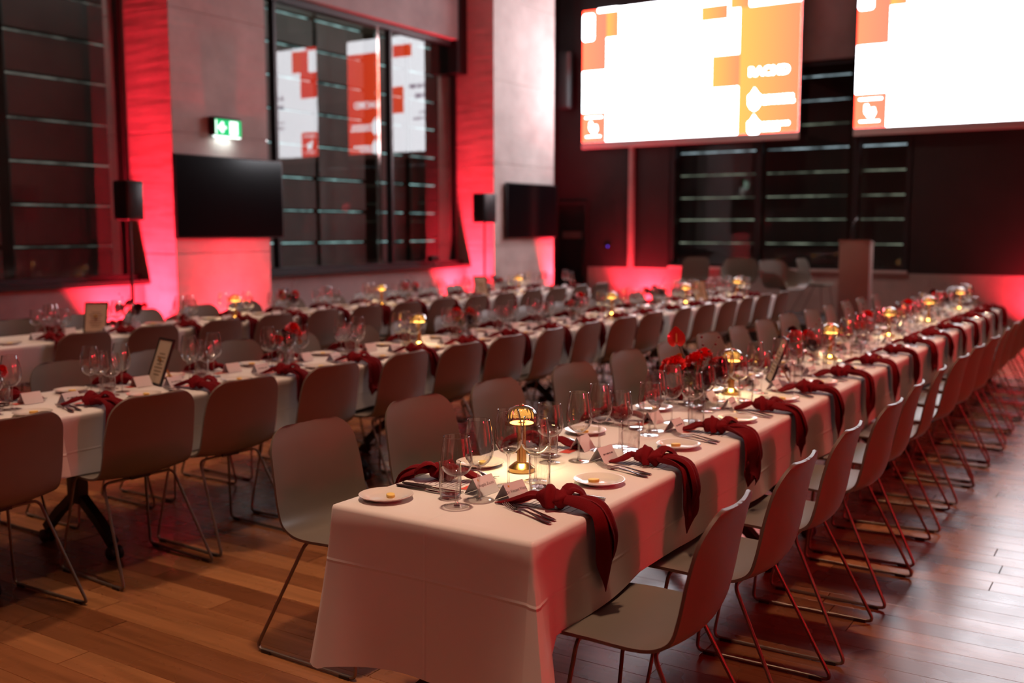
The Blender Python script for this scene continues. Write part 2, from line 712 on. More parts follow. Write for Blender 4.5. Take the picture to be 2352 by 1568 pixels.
# window wall: parapet, piers, wall above the glass
PIER1 = (7.40, 8.80)
PIER2 = (13.70, 15.62)
SILL_Z, HEAD_Z = 0.955, 4.56
wl = MB()
wl.box((ROOM_X0, 9.66, 0), (PIER1[0], GLASS_Y + 0.35, SILL_Z))
wl.box((PIER1[1], 9.66, 0), (PIER2[0], GLASS_Y + 0.35, SILL_Z))
struct('wall_left', wl, 'plaster', 'low plaster parapet wall below the tall windows', 'wall')
wl = MB()
wl.box((ROOM_X0, 9.60, HEAD_Z), (PIER1[0], GLASS_Y + 0.35, ROOM_Z))
wl.box((PIER1[1], 9.60, HEAD_Z), (13.42, GLASS_Y + 0.35, ROOM_Z))
struct('wall_left_upper', wl, 'plaster', 'pale plaster wall above the tall windows', 'wall')
struct('wall_left_reveal', MB().box((13.42, 9.62, 4.05), (PIER2[0], GLASS_Y + 0.35, ROOM_Z)), 'dark_frame', 'black reveal beside the pier above the windows', 'wall')
struct('trim_1', MB().box((ROOM_X0, 9.56, SILL_Z), (PIER1[0], 9.82, SILL_Z + 0.05)), 'dark_frame', 'dark window sill left of the concrete pier', 'sill')
struct('trim_2', MB().box((PIER1[1], 9.56, SILL_Z), (PIER2[0], 9.82, SILL_Z + 0.05)), 'dark_frame', 'dark window sill between the two concrete piers', 'sill')


def pier(name, x0, x1, label):
    """concrete pier cast in lifts: separate lifts with a recessed joint between them"""
    p = link(name, MB().box((x0 + 0.012, PIER_Y + 0.012, 0), (x1 - 0.012, GLASS_Y + 0.4, ROOM_Z)).mesh(name, 'concrete', False))
    p['kind'] = 'structure'
    tag(p, label, 'pier')
    for a, b in ((0, 1.30), (1.308, 2.62), (2.628, 3.94), (3.948, 5.26), (5.268, ROOM_Z)):
        part('concrete_lift', MB().bbox((x0, PIER_Y, a), (x1, GLASS_Y + 0.42, b), 0.006), 'concrete', p, smooth=False)


pier('wall_pier_window', PIER1[0], PIER1[1], 'pale concrete pier carrying the green exit sign')
pier('wall_pier_corner', PIER2[0], PIER2[1], 'pale concrete pier at the corner by the dark door')
struct('wall_corner', MB().box((PIER2[1], 9.55, 0), (BACK_X + 0.3, 9.9, ROOM_Z)), 'dark_panel', 'dark recess wall between corner pier and end wall', 'wall')


def window(name, x0, x1, mull, bright, label):
    w = MB()
    fz0, fz1 = SILL_Z + 0.05, HEAD_Z
    w.box((x0, 9.72, fz0), (x1, 9.86, fz0 + 0.06))
    w.box((x0, 9.72, fz1 - 0.08), (x1, 9.86, fz1))
    root = struct(name, w, 'dark_frame', label, 'window')
    for mx in mull:
        part('mullion', MB().box((mx - 0.022, 9.765, fz0), (mx + 0.022, 9.87, fz1)), 'dark_frame', root, smooth=False)
    for mx in bright:
        part('metal_mullion', MB().box((mx - 0.022, 9.792, fz0), (mx + 0.022, 9.84, fz1)), 'bright_mullion', root, smooth=False)
    edges = sorted([x0] + list(mull) + list(bright) + [x1])
    for a, b in zip(edges[:-1], edges[1:]):
        if b - a > 0.3:
            part('pane', MB().add([(a, GLASS_Y, fz0), (b, GLASS_Y, fz0), (b, GLASS_Y, fz1), (a, GLASS_Y, fz1)], [(0, 1, 2, 3)]), 'window_glass', root, smooth=False)
    return root


window('window_1', ROOM_X0, PIER1[0], (-1.5, 1.0, 3.4, 5.6, 7.28), (), 'tall dark window beside the lit speaker and pier')
window('window_2', PIER1[1], PIER2[0], (9.61, 11.95, 13.58), (9.43, 11.68), 'tall dark window mirroring the projection screens')


# louvre facade outside the windows: boards with lit slots between them
def louvre(name, axis, plane, bays, zs, bh, mat, strip, label):
    root = link(name, None)
    root['kind'] = 'structure'
    tag(root, label, 'louvre screen')
    for a, b in bays:
        for k, z in enumerate(zs):
            zb = z + 0.028
            top = (zs[k + 1] - 0.028) if k + 1 < len(zs) else z + bh
            A, B = ((a, plane, zb), (b, plane + 0.04, top)) if axis == 'x' else ((plane, a, zb), (plane + 0.04, b, top))
            part('louvre_board', MB().box(A, B), mat, root, smooth=False)
            sz = 0.011
            A, B = ((a + 0.02, plane + 0.05, z - sz), (b - 0.02, plane + 0.06, z + sz)) if axis == 'x' else ((plane + 0.05, a + 0.02, z - sz), (plane + 0.06, b - 0.02, z + sz))
            part('light_slot', MB().box(A, B), strip[k % len(strip)], root, smooth=False)
    return root


zs_l = [0.90, 1.37, 1.84, 2.315, 2.785, 3.26, 3.72, 4.17, 4.61]
louvre('louvre_facade', 'x', 10.6, [(1.6, 4.2), (4.4, 6.3), (6.45, 7.85)],
       zs_l, 0.4, 'board_out', ['strip_faint'], 'grey louvre boards with faint slots outside the window by the speaker')
louvre('louvre_facade', 'x', 10.6, [(9.9, 11.18), (11.27, 12.29), (12.70, 13.30), (13.47, 14.18), (14.4, 15.4)],
       zs_l, 0.4, 'board_out', ['strip_cool'], 'grey louvre boards with lit slots outside the window mirroring the screens')
struct('wall_facade_backing', MB().box((-6, 10.9, 0), (19, 11.0, 6.5)), 'joint_dark', 'dark mass of the facade behind the louvre boards', 'wall')

# end wall
struct('wall_back_parapet', MB().box((BACK_X, ROOM_Y0, 0), (BACK_X + 0.4, 8.92, 0.885)), 'plaster', 'low plaster wall behind the stage', 'wall')
bw = MB()
WIN_Y0, WIN_Y1, WIN_Z0, WIN_Z1 = 3.30, 7.30, 0.92, 4.25
bw.box((BACK_X, WIN_Y1, 0.885), (BACK_X + 0.4, 8.92, ROOM_Z))
bw.box((BACK_X, ROOM_Y0, 0.885), (BACK_X + 0.4, WIN_Y0, ROOM_Z))
bw.box((BACK_X, 8.92, 2.05), (BACK_X + 0.4, 9.9, ROOM_Z))
struct('wall_back', bw, 'dark_panel', 'dark panelled end wall around the stage window', 'wall')
struct('wall_back_beam', MB().box((BACK_X - 0.02, WIN_Y0 - 0.1, WIN_Z1), (BACK_X + 0.4, WIN_Y1 + 0.1, ROOM_Z)), 'plaster', 'plaster beam above the stage window', 'wall')
struct('trim_3', MB().box((BACK_X - 0.10, 7.98, 0.885), (BACK_X, 8.06, 3.4)), 'plaster', 'narrow upright rib on the end wall glowing red', 'trim')
struct('trim_4', MB().box((BACK_X - 0.05, WIN_Y0, 0.885), (BACK_X + 0.1, WIN_Y1, 0.93)), 'screen_border', 'pale window sill behind the stage', 'sill')
wbk = MB()
wbk.box((BACK_X + 0.02, WIN_Y0, WIN_Z0), (BACK_X + 0.12, WIN_Y1, WIN_Z0 + 0.05))
wbk.box((BACK_X + 0.02, WIN_Y0, WIN_Z1 - 0.06), (BACK_X + 0.12, WIN_Y1, WIN_Z1))
wb_root = struct('window_3', wbk, 'dark_frame', 'wide dark window behind the stage with lit louvre slots', 'window')
for my in (WIN_Y0 + 0.03, 4.14, 5.72, WIN_Y1 - 0.03):
    part('mullion', MB().box((BACK_X + 0.0, my - 0.05, WIN_Z0), (BACK_X + 0.14, my + 0.05, WIN_Z1)), 'dark_frame', wb_root, smooth=False)
for a, b in ((WIN_Y0, 4.09), (4.19, 5.67), (5.77, WIN_Y1)):
    part('pane', MB().add([(BACK_X + 0.08, a, WIN_Z0), (BACK_X + 0.08, b, WIN_Z0), (BACK_X + 0.08, b, WIN_Z1), (BACK_X + 0.08, a, WIN_Z1)], [(0, 3, 2, 1)]), 'window_glass', wb_root, smooth=False)
zs_b = [0.93, 1.325, 1.735, 2.125, 2.525, 2.925, 3.315, 3.705, 4.10]
louvre('louvre_screen', 'y', 17.2, [(3.30, 4.22), (4.42, 5.82), (5.96, 7.42)], zs_b, 0.35, 'board_dark', ['strip_warm', 'strip_warm', 'strip_warm', 'strip_warm', 'strip_warm', 'strip_white', 'strip_warm', 'strip_white', 'strip_white'],
       'dark louvre boards with lit slots outside the stage window')
struct('wall_facade_end', MB().box((17.5, -6, 0), (17.6, 11.0, 6.5)), 'joint_dark', 'dark mass of the facade behind the stage window louvres', 'wall')

# dark door beside the corner pier
dr = struct('door_1', MB().bbox((BACK_X + 0.03, 8.98, 0), (BACK_X + 0.08, 9.84, 2.02), 0.004), 'door_black', 'black door in the corner of the end wall', 'door')
fr = MB()
fr.box((BACK_X - 0.03, 8.92, 0), (BACK_X + 0.1, 8.98, 2.08))
fr.box((BACK_X - 0.03, 9.84, 0), (BACK_X + 0.1, 9.90, 2.08))
fr.box((BACK_X - 0.03, 8.98, 2.02), (BACK_X + 0.1, 9.84, 2.08))
part('door_frame', fr, 'dark_panel', dr, smooth=False)
part('push_plate', MB().bbox((BACK_X + 0.01, 9.05, 1.40), (BACK_X + 0.03, 9.47, 1.53), 0.004), 'push_plate', dr, smooth=False)

# ------------------------------------------------------------------ projection screens
def rrect(y0, y1, z0, z1, r, n=4):
    """rounded outline in (y, z); y0 > y1 allowed"""
    ya, yb, za, zb = min(y0, y1), max(y0, y1), min(z0, z1), max(z0, z1)
    pts = []
    for cy, cz, a0 in ((yb - r, zb - r, 0), (ya + r, zb - r, 90), (ya + r, za + r, 180), (yb - r, za + r, 270)):
        for i in range(n + 1):
            a = math.radians(a0 + 90 * i / n)
            pts.append((cy + r * math.cos(a), cz + r * math.sin(a)))
    return pts


def flat(outline, x):
    """polygon facing -X at plane x"""
    return MB().add([(x, y, z) for y, z in outline], [tuple(range(len(outline) - 1, -1, -1))])


def px_rect(x0, y0, x1, y1):
    a, b = on_x(x0, y0, SCREEN_X), on_x(x1, y1, SCREEN_X)
    return a.y, b.y, a.z, b.z


def text_mesh(txt, size, mat, extrude=0.0, bold=False):
    cu = bpy.data.curves.new('txt', 'FONT')
    cu.body = txt
    cu.size = size
    cu.align_x = 'LEFT'
    cu.resolution_u = 3
    if bold:
        cu.offset = size * 0.025
    o = bpy.data.objects.new('txt', cu)
    COL.objects.link(o)
    me = bpy.data.meshes.new_from_object(o.evaluated_get(bpy.context.evaluated_depsgraph_get()))
    bpy.data.objects.remove(o)
    bpy.data.curves.remove(cu)
    me.materials.clear()
    me.materials.append(MATS[mat])
    return me


SH, SW = 2.31, 3.95
SZ0 = 3.135


def screen(yl, label, band):
    yr = yl - SW
    root = thing('projection_screen', label, 'screen', (SCREEN_X, (yl + yr) / 2, SZ0), 0, 'projection screens above the stage')
    off = Vector((SCREEN_X, (yl + yr) / 2, SZ0))

    def sub(name, mb, mat, par=None, smooth=False):
        mb.v = [tuple(Vector(p) - off) for p in mb.v]
        return part(name, mb, mat, par or root, smooth)
    sub('backing', MB().box((SCREEN_X + 0.004, yr - 0.02, SZ0 - 0.02), (SCREEN_X + 0.03, yl + 0.02, SZ0 + SH + 0.35)), 'black_plastic')
    sub('bottom_bar', MB().bbox((SCREEN_X - 0.01, yr - 0.01, SZ0 - 0.12), (SCREEN_X + 0.03, yl + 0.01, SZ0 - 0.005), 0.008), 'screen_border')
    slide = sub('slide', flat([(yl, SZ0), (yl, SZ0 + SH), (yr, SZ0 + SH), (yr, SZ0)][::-1], SCREEN_X), 'slide_white')
    X1, X2 = SCREEN_X - 0.004, SCREEN_X - 0.008

    def L(dx0, dz0, dx1, dz1):       # slide coordinates: metres from the top left corner
        return yl - dx0, yl - dx1, SZ0 + SH - dz0, SZ0 + SH - dz1

    def rect(r, mat, plane=X1, rad=0.002):
        return sub('slide_block', flat(rrect(*r, rad), plane), mat, slide)
    if band:
        xb = SW - 1.02
        rect(L(xb, 0, SW, SH), 'slide_band')
        rect(L(SW - 0.86, 0.0, SW, 0.27), 'slide_white', X2, 0.03)
        rect(L(xb - 0.17, -0.0, SW - 0.86, 0.27), 'slide_band', X2)
        rect(L(xb - 0.47, 1.0, xb + 0.02, 1.53), 'slide_band', X2)
        rect(L(xb - 0.68, 0.18, xb - 0.20, 0.42), 'slide_band')
    # corner pattern
    rect(L(0.0, 0.0, 0.48, 1.06), 'slide_square')
    rect(L(0.0, 0.06, 0.235, 0.53), 'slide_white', X2, 0.05)
    rect(L(0.30, -0.01, 0.70, 0.06), 'slide_white', X2, 0.02)
    rect(L(0.48, 0.05, 0.72, 0.51), 'slide_band')
    # badge in the lower corner
    rect(L(0.0, SH - 0.52, 0.48, SH - 0.0), 'slide_square')
    rect(L(0.06, SH - 0.445, 0.41, SH - 0.42), 'slide_white', X2, 0.02)
    rect(L(0.08, SH - 0.105, 0.38, SH - 0.085), 'slide_white', X2, 0.02)
    hand = [(0.15, 0.345), (0.20, 0.355), (0.22, 0.29), (0.30, 0.30), (0.32, 0.22), (0.28, 0.15), (0.21, 0.15), (0.15, 0.23)]
    sub('slide_emblem', flat([(yl - a, SZ0 + b) for a, b in hand][::-1], X2), 'slide_white', slide)
    # faint lines of body text on the white ground
    tx = 1.15 if band else 1.0
    for k, (w, dz, h) in enumerate(((1.15, 0.98, 0.085), (0.95, 1.17, 0.085), (0.9, 1.52, 0.045), (0.9, 1.64, 0.045))):
        xx, j = tx, 0
        while xx < tx + w:
            ww = (0.10, 0.17, 0.06, 0.22, 0.13)[(j + k) % 5]
            rect(L(xx, dz, xx + ww, dz + h), 'slide_text', X1, 0.015)
            xx += ww + 0.035
            j += 1
    if band:
        bx = SW - 0.85
        me = text_mesh('RACMD', 0.195, 'slide_white', bold=True)
        t = link('slide_lettering', me, slide)
        t.rotation_euler = (PI / 2, 0, -PI / 2)
        t.location = Vector((X2, yl - bx, SZ0 + SH - 1.38)) - off
        for k in range(2):
            z0 = SZ0 + SH - 1.60 - 0.43 * k
            sh = [(0.0, -0.10), (0.05, -0.06), (0.11, 0.03), (0.17, -0.06), (0.22, -0.10), (0.215, -0.24), (0.17, -0.31), (0.11, -0.345), (0.05, -0.31), (0.005, -0.24)]
            sub('slide_emblem', flat([(yl - bx - a, z0 + b) for a, b in sh][::-1], X2), 'slide_white', slide)
            for j, (w, dz) in enumerate(((0.56 if k == 0 else 0.44, 0.11), (0.56 if k == 0 else 0.32, 0.19))):
                xx = bx + 0.25
                q = 0
                while xx < bx + 0.19 + w:
                    ww = (0.05, 0.085, 0.04, 0.07)[(q + j) % 4]
                    r = (yl - xx, yl - xx - ww, z0 - dz - 0.0, z0 - dz - 0.055)
                    sub('slide_block', flat(rrect(*r, 0.01), X2), 'slide_white', slide)
                    xx += ww + 0.014
                    q += 1
    return root


screen(8.975, 'projection screen with broad orange logo band, beside the corner pier', True)
screen(4.150, 'projection screen with orange corner blocks only, above the lectern', False)

# line-array loudspeaker on the end wall
sp = thing('line_array_speaker', 'slim black line array loudspeaker hung on the dark end wall', 'speaker', (BACK_X - 0.2, 9.3, 3.75))
part('cabinet', MB().bbox((-0.11, -0.12, 0.0), (0.11, 0.12, 1.0), 0.02), 'black_plastic', sp)
part('grille', MB().bbox((-0.125, -0.10, 0.03), (-0.105, 0.10, 0.97), 0.008), 'dark_frame', sp)
part('bracket', MB().bbox((0.10, -0.05, 0.4), (0.21, 0.05, 0.6), 0.01), 'black_metal', sp)
# wall control with blue indicator
cp = thing('control_panel', 'small wall control with a blue indicator on dark wall', 'control panel', (BACK_X, 8.5, 1.2))
part('plate', MB().bbox((-0.02, -0.06, 0.0), (0.0, 0.06, 0.12), 0.004), 'black_plastic', cp)
part('indicator', MB().lathe([(0.0, 0.0), (0.016, 0.0), (0.016, 0.006), (0.0, 0.006)], 12).xf(Matrix.Translation((-0.021, 0.0, 0.06)) @ Matrix.Rotation(-PI / 2, 4, 'Y')), 'blue_led', cp)

# ------------------------------------------------------------------ wall mounted displays, exit sign, speakers


def tv(name, x0, x1, z0, z1, label):
    w, h = x1 - x0, z1 - z0
    t = thing(name, label, 'television', ((x0 + x1) / 2, PIER_Y, z0), 0, 'wall displays on the piers')
    part('casing', MB().bbox((-w / 2, -0.075, 0), (w / 2, -0.03, h), 0.008), 'black_plastic', t)
    part('panel', MB().add([(-w / 2 + 0.015, -0.0765, 0.015), (w / 2 - 0.015, -0.0765, 0.015), (w / 2 - 0.015, -0.0765, h - 0.015), (-w / 2 + 0.015, -0.0765, h - 0.015)], [(0, 1, 2, 3)]), 'tv_glass', t)
    part('wall_mount', MB().bbox((-0.3, -0.03, h * 0.3), (0.3, 0.0, h * 0.7), 0.004), 'black_metal', t)


tv('wall_display', 7.36, 8.96, 1.465, 2.385, 'large black wall display on the pier below the exit sign')
tv('wall_display', 13.98, 15.60, 1.425, 2.335, 'large black wall display on the corner pier')

ex = thing('exit_sign', 'lit green exit sign with white arrow on concrete pier', 'exit sign', (8.10, PIER_Y, 2.60))
part('housing', MB().bbox((-0.20, -0.10, 0.02), (0.20, 0.0, 0.225), 0.01), 'black_plastic', ex)
part('lamp_strip', MB().bbox((-0.19, -0.10, 0.0), (0.19, -0.06, 0.018), 0.003), 'exit_white', ex)
lens = part('lens', MB().bbox((-0.185, -0.106, 0.022), (0.195, -0.099, 0.20), 0.002), 'exit_green', ex)


def sign_poly(name, pts):
    part(name, MB().add([(a, -0.108, b) for a, b in pts], [tuple(range(len(pts)))]), 'exit_white', lens, smooth=False)


sign_poly('arrow', [(-0.155, 0.11), (-0.085, 0.045), (-0.06, 0.075), (-0.085, 0.095), (-0.03, 0.095), (-0.03, 0.125), (-0.085, 0.125), (-0.06, 0.15), (-0.085, 0.18)])
sign_poly('door_symbol', [(0.02, 0.035), (0.14, 0.035), (0.14, 0.185), (0.02, 0.185)])
sign_poly('edge_strip', [(-0.183, 0.03), (-0.168, 0.03), (-0.168, 0.19), (-0.183, 0.19)])
area_light('exit_glow', (8.10, PIER_Y - 0.06, 2.59), (8.10, PIER_Y - 0.02, 2.0), 0.25, 0.7, (0.9, 1.0, 0.95))


def stand_speaker(x, y, z, w, h, label):
    t = thing('speaker_on_stand', label, 'speaker', (x, y, 0), 0, 'loudspeakers on tripod stands')
    part('cabinet', MB().bbox((-w / 2, -0.11, z), (w / 2, 0.11, z + h), 0.02), 'black_plastic', t)
    part('grille', MB().bbox((-w / 2 + 0.02, -0.118, z + 0.03), (w / 2 - 0.02, -0.105, z + h - 0.03), 0.005), 'dark_frame', t)
    part('pole', MB().tube([(0, 0, 0.35), (0, 0, z)], 0.017, 10), 'black_metal', t)
    part('collar', MB().lathe([(0.0, 0.62), (0.035, 0.62), (0.035, 0.70), (0.0, 0.70)], 12), 'black_metal', t)
    for k in range(3):
        a = k * 2 * PI / 3 + 0.4
        part('leg', MB().tube([(0.02 * math.cos(a), 0.02 * math.sin(a), 0.64), (0.42 * math.cos(a), 0.42 * math.sin(a), 0.014)], 0.012, 8), 'black_metal', t)


stand_speaker(6.66, 8.90, 1.66, 0.21, 0.40, 'black loudspeaker on a thin stand beside the red-lit exit-sign pier')
stand_speaker(13.12, 8.90, 1.67, 0.34, 0.45, 'black loudspeaker on a thin stand beside the corner pier')

# small black camera left on the window sill
sc_ = thing('small_camera', 'small black camera on a mini stand on the window sill', 'camera', (12.75, 9.62, SILL_Z + 0.05))
part('body', MB().bbox((-0.09, -0.05, 0.06), (0.09, 0.05, 0.15), 0.01), 'black_plastic', sc_)
part('lens', MB().lathe([(0.0, 0.0), (0.03, 0.0), (0.034, 0.06), (0.0, 0.06)], 14).xf(Matrix.Translation((0, -0.045, 0.105)) @ Matrix.Rotation(PI / 2, 4, 'X')), 'dark_frame', sc_)
part('foot', MB().lathe([(0.0, 0.0), (0.045, 0.0), (0.04, 0.012), (0.012, 0.02), (0.012, 0.062), (0.0, 0.062)], 14), 'black_metal', sc_)


# red floor uplights: a fixture with its own beam
def uplight(loc, target, energy, label, spread=1.4, size=0.10):
    t = thing('uplight', label, 'uplight', loc, 0, 'red floor uplights')
    part('body', MB().lathe([(0.0, 0.03), (0.075, 0.03), (0.085, 0.05), (0.085, 0.15), (0.078, 0.155), (0.0, 0.155)], 18), 'black_metal', t)
    part('lens', MB().lathe([(0.0, 0.157), (0.068, 0.157), (0.068, 0.1595), (0.0, 0.1595)], 18), 'red_led', t)
    part('base', MB().bbox((-0.09, -0.05, 0.0), (0.09, 0.05, 0.03), 0.006), 'black_metal', t)
    l = area_light('red_beam', Vector(loc) + Vector((0, 0, 0.17)), target, size, energy, RED, spread=spread)
    return t


UP = 0.35
uplight((6.85, 9.36, 0), (7.40, 9.40, 2.7), 360 * UP, 'red uplight at the side of the exit-sign pier', 1.7)
uplight((8.15, 8.72, 0), (8.15, 9.15, 1.6), 100 * UP, 'red uplight below the display on the exit-sign pier', 1.9)
uplight((13.15, 9.36, 0), (13.70, 9.42, 2.7), 320 * UP, 'red uplight at the side of the corner pier', 1.7)
uplight((15.45, 8.80, 0), (15.60, 9.15, 1.8), 110 * UP, 'red uplight in front of the corner pier', 1.0)
uplight((16.15, 7.62, 0), (16.55, 7.62, 0.75), 190 * UP, 'red uplight behind the stage chairs', 2.3)
uplight((16.30, 8.30, 0), (16.50, 8.05, 2.0), 26 * UP, 'red uplight beside the dark door', 1.2)
uplight((16.10, 1.35, 0), (16.55, 1.3, 0.9), 170 * UP, 'red uplight at the end wall beyond the open floor', 2.3)
uplight((8.4, -3.8, 0), (8.0, -4.2, 1.6), 900 * UP, 'red uplight at the side wall by the open floor', 2.2)
uplight((2.6, -3.8, 0), (2.6, -4.2, 1.6), 800 * UP, 'red uplight at the side wall far from the stage', 2.2)
uplight((-3.6, 1.0, 0), (-4.0, 1.0, 1.6), 150 * UP, 'added red fill uplight at the wall opposite the stage, by the open floor', 2.2)  # added out of view: the reddened rear wall gives soft red fill
uplight((-3.6, 5.5, 0), (-4.0, 5.5, 1.6), 110 * UP, 'added red fill uplight at the wall opposite the stage, by the windows', 2.2)  # second added fill unit, bouncing red off the unseen rear wall

# red wash heads on the side wall and warm ceiling cans


def wash(loc, target, energy, label, color=RED, spread=1.9, size=0.36):
    t = thing('wash_light', label, 'wash light', loc, 0, 'wall mounted red wash lights')
    d = (Vector(target) - Vector(loc)).normalized()
    q = d.to_track_quat('-Z', 'Y').to_matrix().to_4x4()
    part('head', MB().lathe([(0.0, 0.22), (0.12, 0.22), (0.19, 0.05), (0.20, 0.0), (0.185, 0.0), (0.0, 0.03)], 20).xf(q), 'black_metal', t)
    area_light('wash_beam', Vector(loc) + d * 0.02, target, size, energy, color, spread=spread)


wash((2.2, -3.5, 2.3), (3.6, 1.2, 0.6), 19, 'red wash head aimed at the free end of the first table')
wash((7.5, -3.5, 2.3), (8.2, 1.2, 0.6), 28, 'red wash head aimed at the middle of the first table')


def downlight(x, y, energy, label, color=WARM, size=0.30, spread=0.9):
    t = thing('downlight', label, 'downlight', (x, y, ROOM_Z - 0.001), 0, 'recessed ceiling downlights')
    part('ring', MB().lathe([(0.20, -0.012), (0.24, -0.012), (0.245, 0.0), (0.20, 0.0)], 20), 'dark_frame', t)
    area_light('down_beam', (x, y, ROOM_Z - 0.02), (x, y, 0), size, energy, color, spread=spread)


for yy, nm, e in ((1.80, 'open-floor', 18.0), (4.4, 'middle', 12.0), (7.1, 'window', 11.0)):
    for k, xx in enumerate((2.6, 5.2, 7.8, 10.4)):
        downlight(xx, yy, e, f'recessed ceiling downlight over the {nm} table row, {ORD[k]} towards the stage')

downlight(-1.6, 4.7, 34.0, 'added ceiling fill lamp behind the free table ends', color=(1.0, 0.52, 0.40), spread=2.3)  # unseen fill lamp, added behind the camera to brighten the cloth ends
downlight(14.0, 4.6, 30.0, 'added ceiling fill lamp over the stage', color=(1.0, 0.76, 0.62), spread=1.8)  # lamp added out of view to lift the stage chairs

# unseen fill lamp added outside to grey the louvre boards
ol = area_light('louvre_fill', (9.5, 10.15, 5.6), (9.5, 10.62, 2.0), 12.0, 110, (0.92, 1.0, 0.95), shape='RECTANGLE', size_y=0.15)

# ------------------------------------------------------------------ stage
struct('floor_stage', MB().bbox((13.55, 2.6, 0.0), (15.6, 7.0, 0.30), 0.01), 'stage_black', 'low black stage platform below the screens', 'stage')


# ------------------------------------------------------------------ chairs
def catmull(pts, n):
    out = []
    P = [Vector(p) for p in pts]
    for i in range(len(P) - 1):
        p0, p1, p2, p3 = P[max(i - 1, 0)], P[i], P[i + 1], P[min(i + 2, len(P) - 1)]
        for k in range(n):
            t = k / n
            out.append(0.5 * ((2 * p1) + (-p0 + p2) * t + (2 * p0 - 5 * p1 + 4 * p2 - p3) * t * t + (-p0 + 3 * p1 - 3 * p2 + p3) * t ** 3))
    out.append(P[-1])
    return out


def shell_mesh(prof, halfw, conc, corner0, corner1, arm=None, thick=0.010, nc=14, n=5):
    """prof: (y, z) side profile, halfw / conc / arm: values at each profile point, swept across the width"""
    pts = catmull([(p[0], p[1], 0) for p in prof], n)
    ws = catmull([(w, c, a) for w, c, a in zip(halfw, conc, arm or [0] * len(prof))], n)
    S_ = [0.0]
    for a, b in zip(pts[:-1], pts[1:]):
        S_.append(S_[-1] + (b - a).length)
    # add rows close to both ends for round corners
    total = S_[-1]
    ss = sorted(set([round(s, 5) for s in S_] + [corner0 * (1 - math.cos(a)) for a in (0.0, 0.35, 0.7, 1.05, 1.35)] +
                    [total - corner1 * (1 - math.cos(a)) for a in (0.0, 0.25, 0.5, 0.75, 1.0, 1.3)]))

    def interp(arr, s):
        for k in range(len(S_) - 1):
            if s <= S_[k + 1] + 1e-9:
                t = (s - S_[k]) / max(1e-9, S_[k + 1] - S_[k])
                return arr[k].lerp(arr[k + 1], max(0, min(1, t)))
        return arr[-1].copy()
    top, bot = [], []
    for s in ss:
        p = interp(pts, s)
        w, c, a = interp(ws, s)
        e = 0.004
        tg = (interp(pts, min(total, s + e)) - interp(pts, max(0, s - e))).normalized()
        nrm = Vector((-tg.y, tg.x, 0))       # towards the sitter
        if nrm.y < 0 and abs(nrm.x) < 0.5:
            nrm = -nrm
        if tg.y > 0.5 and nrm.x < 0:
            nrm = -nrm
        d0, d1 = s, total - s
        if d0 < corner0:
            w -= corner0 * (1 - math.sqrt(max(0, 1 - ((corner0 - d0) / corner0) ** 2)))
        if d1 < corner1:
            w -= corner1 * (1 - math.sqrt(max(0, 1 - ((corner1 - d1) / corner1) ** 2)))
        rt, rb = [], []
        for j in range(nc + 1):
            t = -1 + 2 * j / nc
            off = nrm * (c * t * t)
            x = w * t
            if a > 0:
                q = max(0, (abs(t) - 0.55) / 0.45)
                off = off + Vector((0.35, 1.0, 0)).normalized() * (a * (q ** 1.7))
                x = w * (t if abs(t) < 0.8 else math.copysign(0.8 + (abs(t) - 0.8) * 0.55, t))
            q3 = p + off
            rt.append((x, q3.x, q3.y))
            q4 = p + off - nrm * thick
            rb.append((x, q4.x, q4.y))
        top.append(rt)
        bot.append(rb)
    m = MB()
    R, Cn = len(ss), nc + 1
    vs = [v for r in top for v in r] + [v for r in bot for v in r]
    fs = []
    B = R * Cn
    for i in range(R - 1):
        for j in range(nc):
            a, b, c, d = i * Cn + j, i * Cn + j + 1, (i + 1) * Cn + j + 1, (i + 1) * Cn + j
            fs.append((a, b, c, d))
            fs.append((B + d, B + c, B + b, B + a))
    for i in range(R - 1):
        fs.append((i * Cn, (i + 1) * Cn, B + (i + 1) * Cn, B + i * Cn))
        fs.append((i * Cn + nc, B + i * Cn + nc, B + (i + 1) * Cn + nc, (i + 1) * Cn + nc))
    for j in range(nc):
        fs.append((j + 1, j, B + j, B + j + 1))
        o = (R - 1) * Cn
        fs.append((o + j, o + j + 1, B + o + j + 1, B + o + j))
    return m.add(vs, fs)


SEAT_PROF = [(0.190, 0.438), (0.165, 0.452), (0.05, 0.450), (-0.08, 0.441), (-0.150, 0.447), (-0.200, 0.478), (-0.222, 0.545), (-0.236, 0.65), (-0.255, 0.745), (-0.278, 0.812)]
SEAT_W = [0.205, 0.212, 0.222, 0.226, 0.226, 0.226, 0.226, 0.222, 0.212, 0.203]
SEAT_C = [-0.006, 0.0, 0.006, 0.012, 0.020, 0.028, 0.028, 0.022, 0.017, 0.012]


def round_path(pts, r=0.03, n=4):
    """polyline with rounded corners"""
    P = [Vector(p) for p in pts]
    out = [P[0]]
    for i in range(1, len(P) - 1):
        a, b = (P[i - 1] - P[i]), (P[i + 1] - P[i])
        k = min(r, a.length * 0.45, b.length * 0.45)
        p0, p1 = P[i] + a.normalized() * k, P[i] + b.normalized() * k
        for j in range(n + 1):
            t = j / n
            out.append(p0.lerp(P[i], t).lerp(P[i].lerp(p1, t), t))
    out.append(P[-1])
    return out


CK = 1.03
SEAT_PROF = [(a * CK, b * CK) for a, b in SEAT_PROF]
SEAT_W = [a * CK for a in SEAT_W]


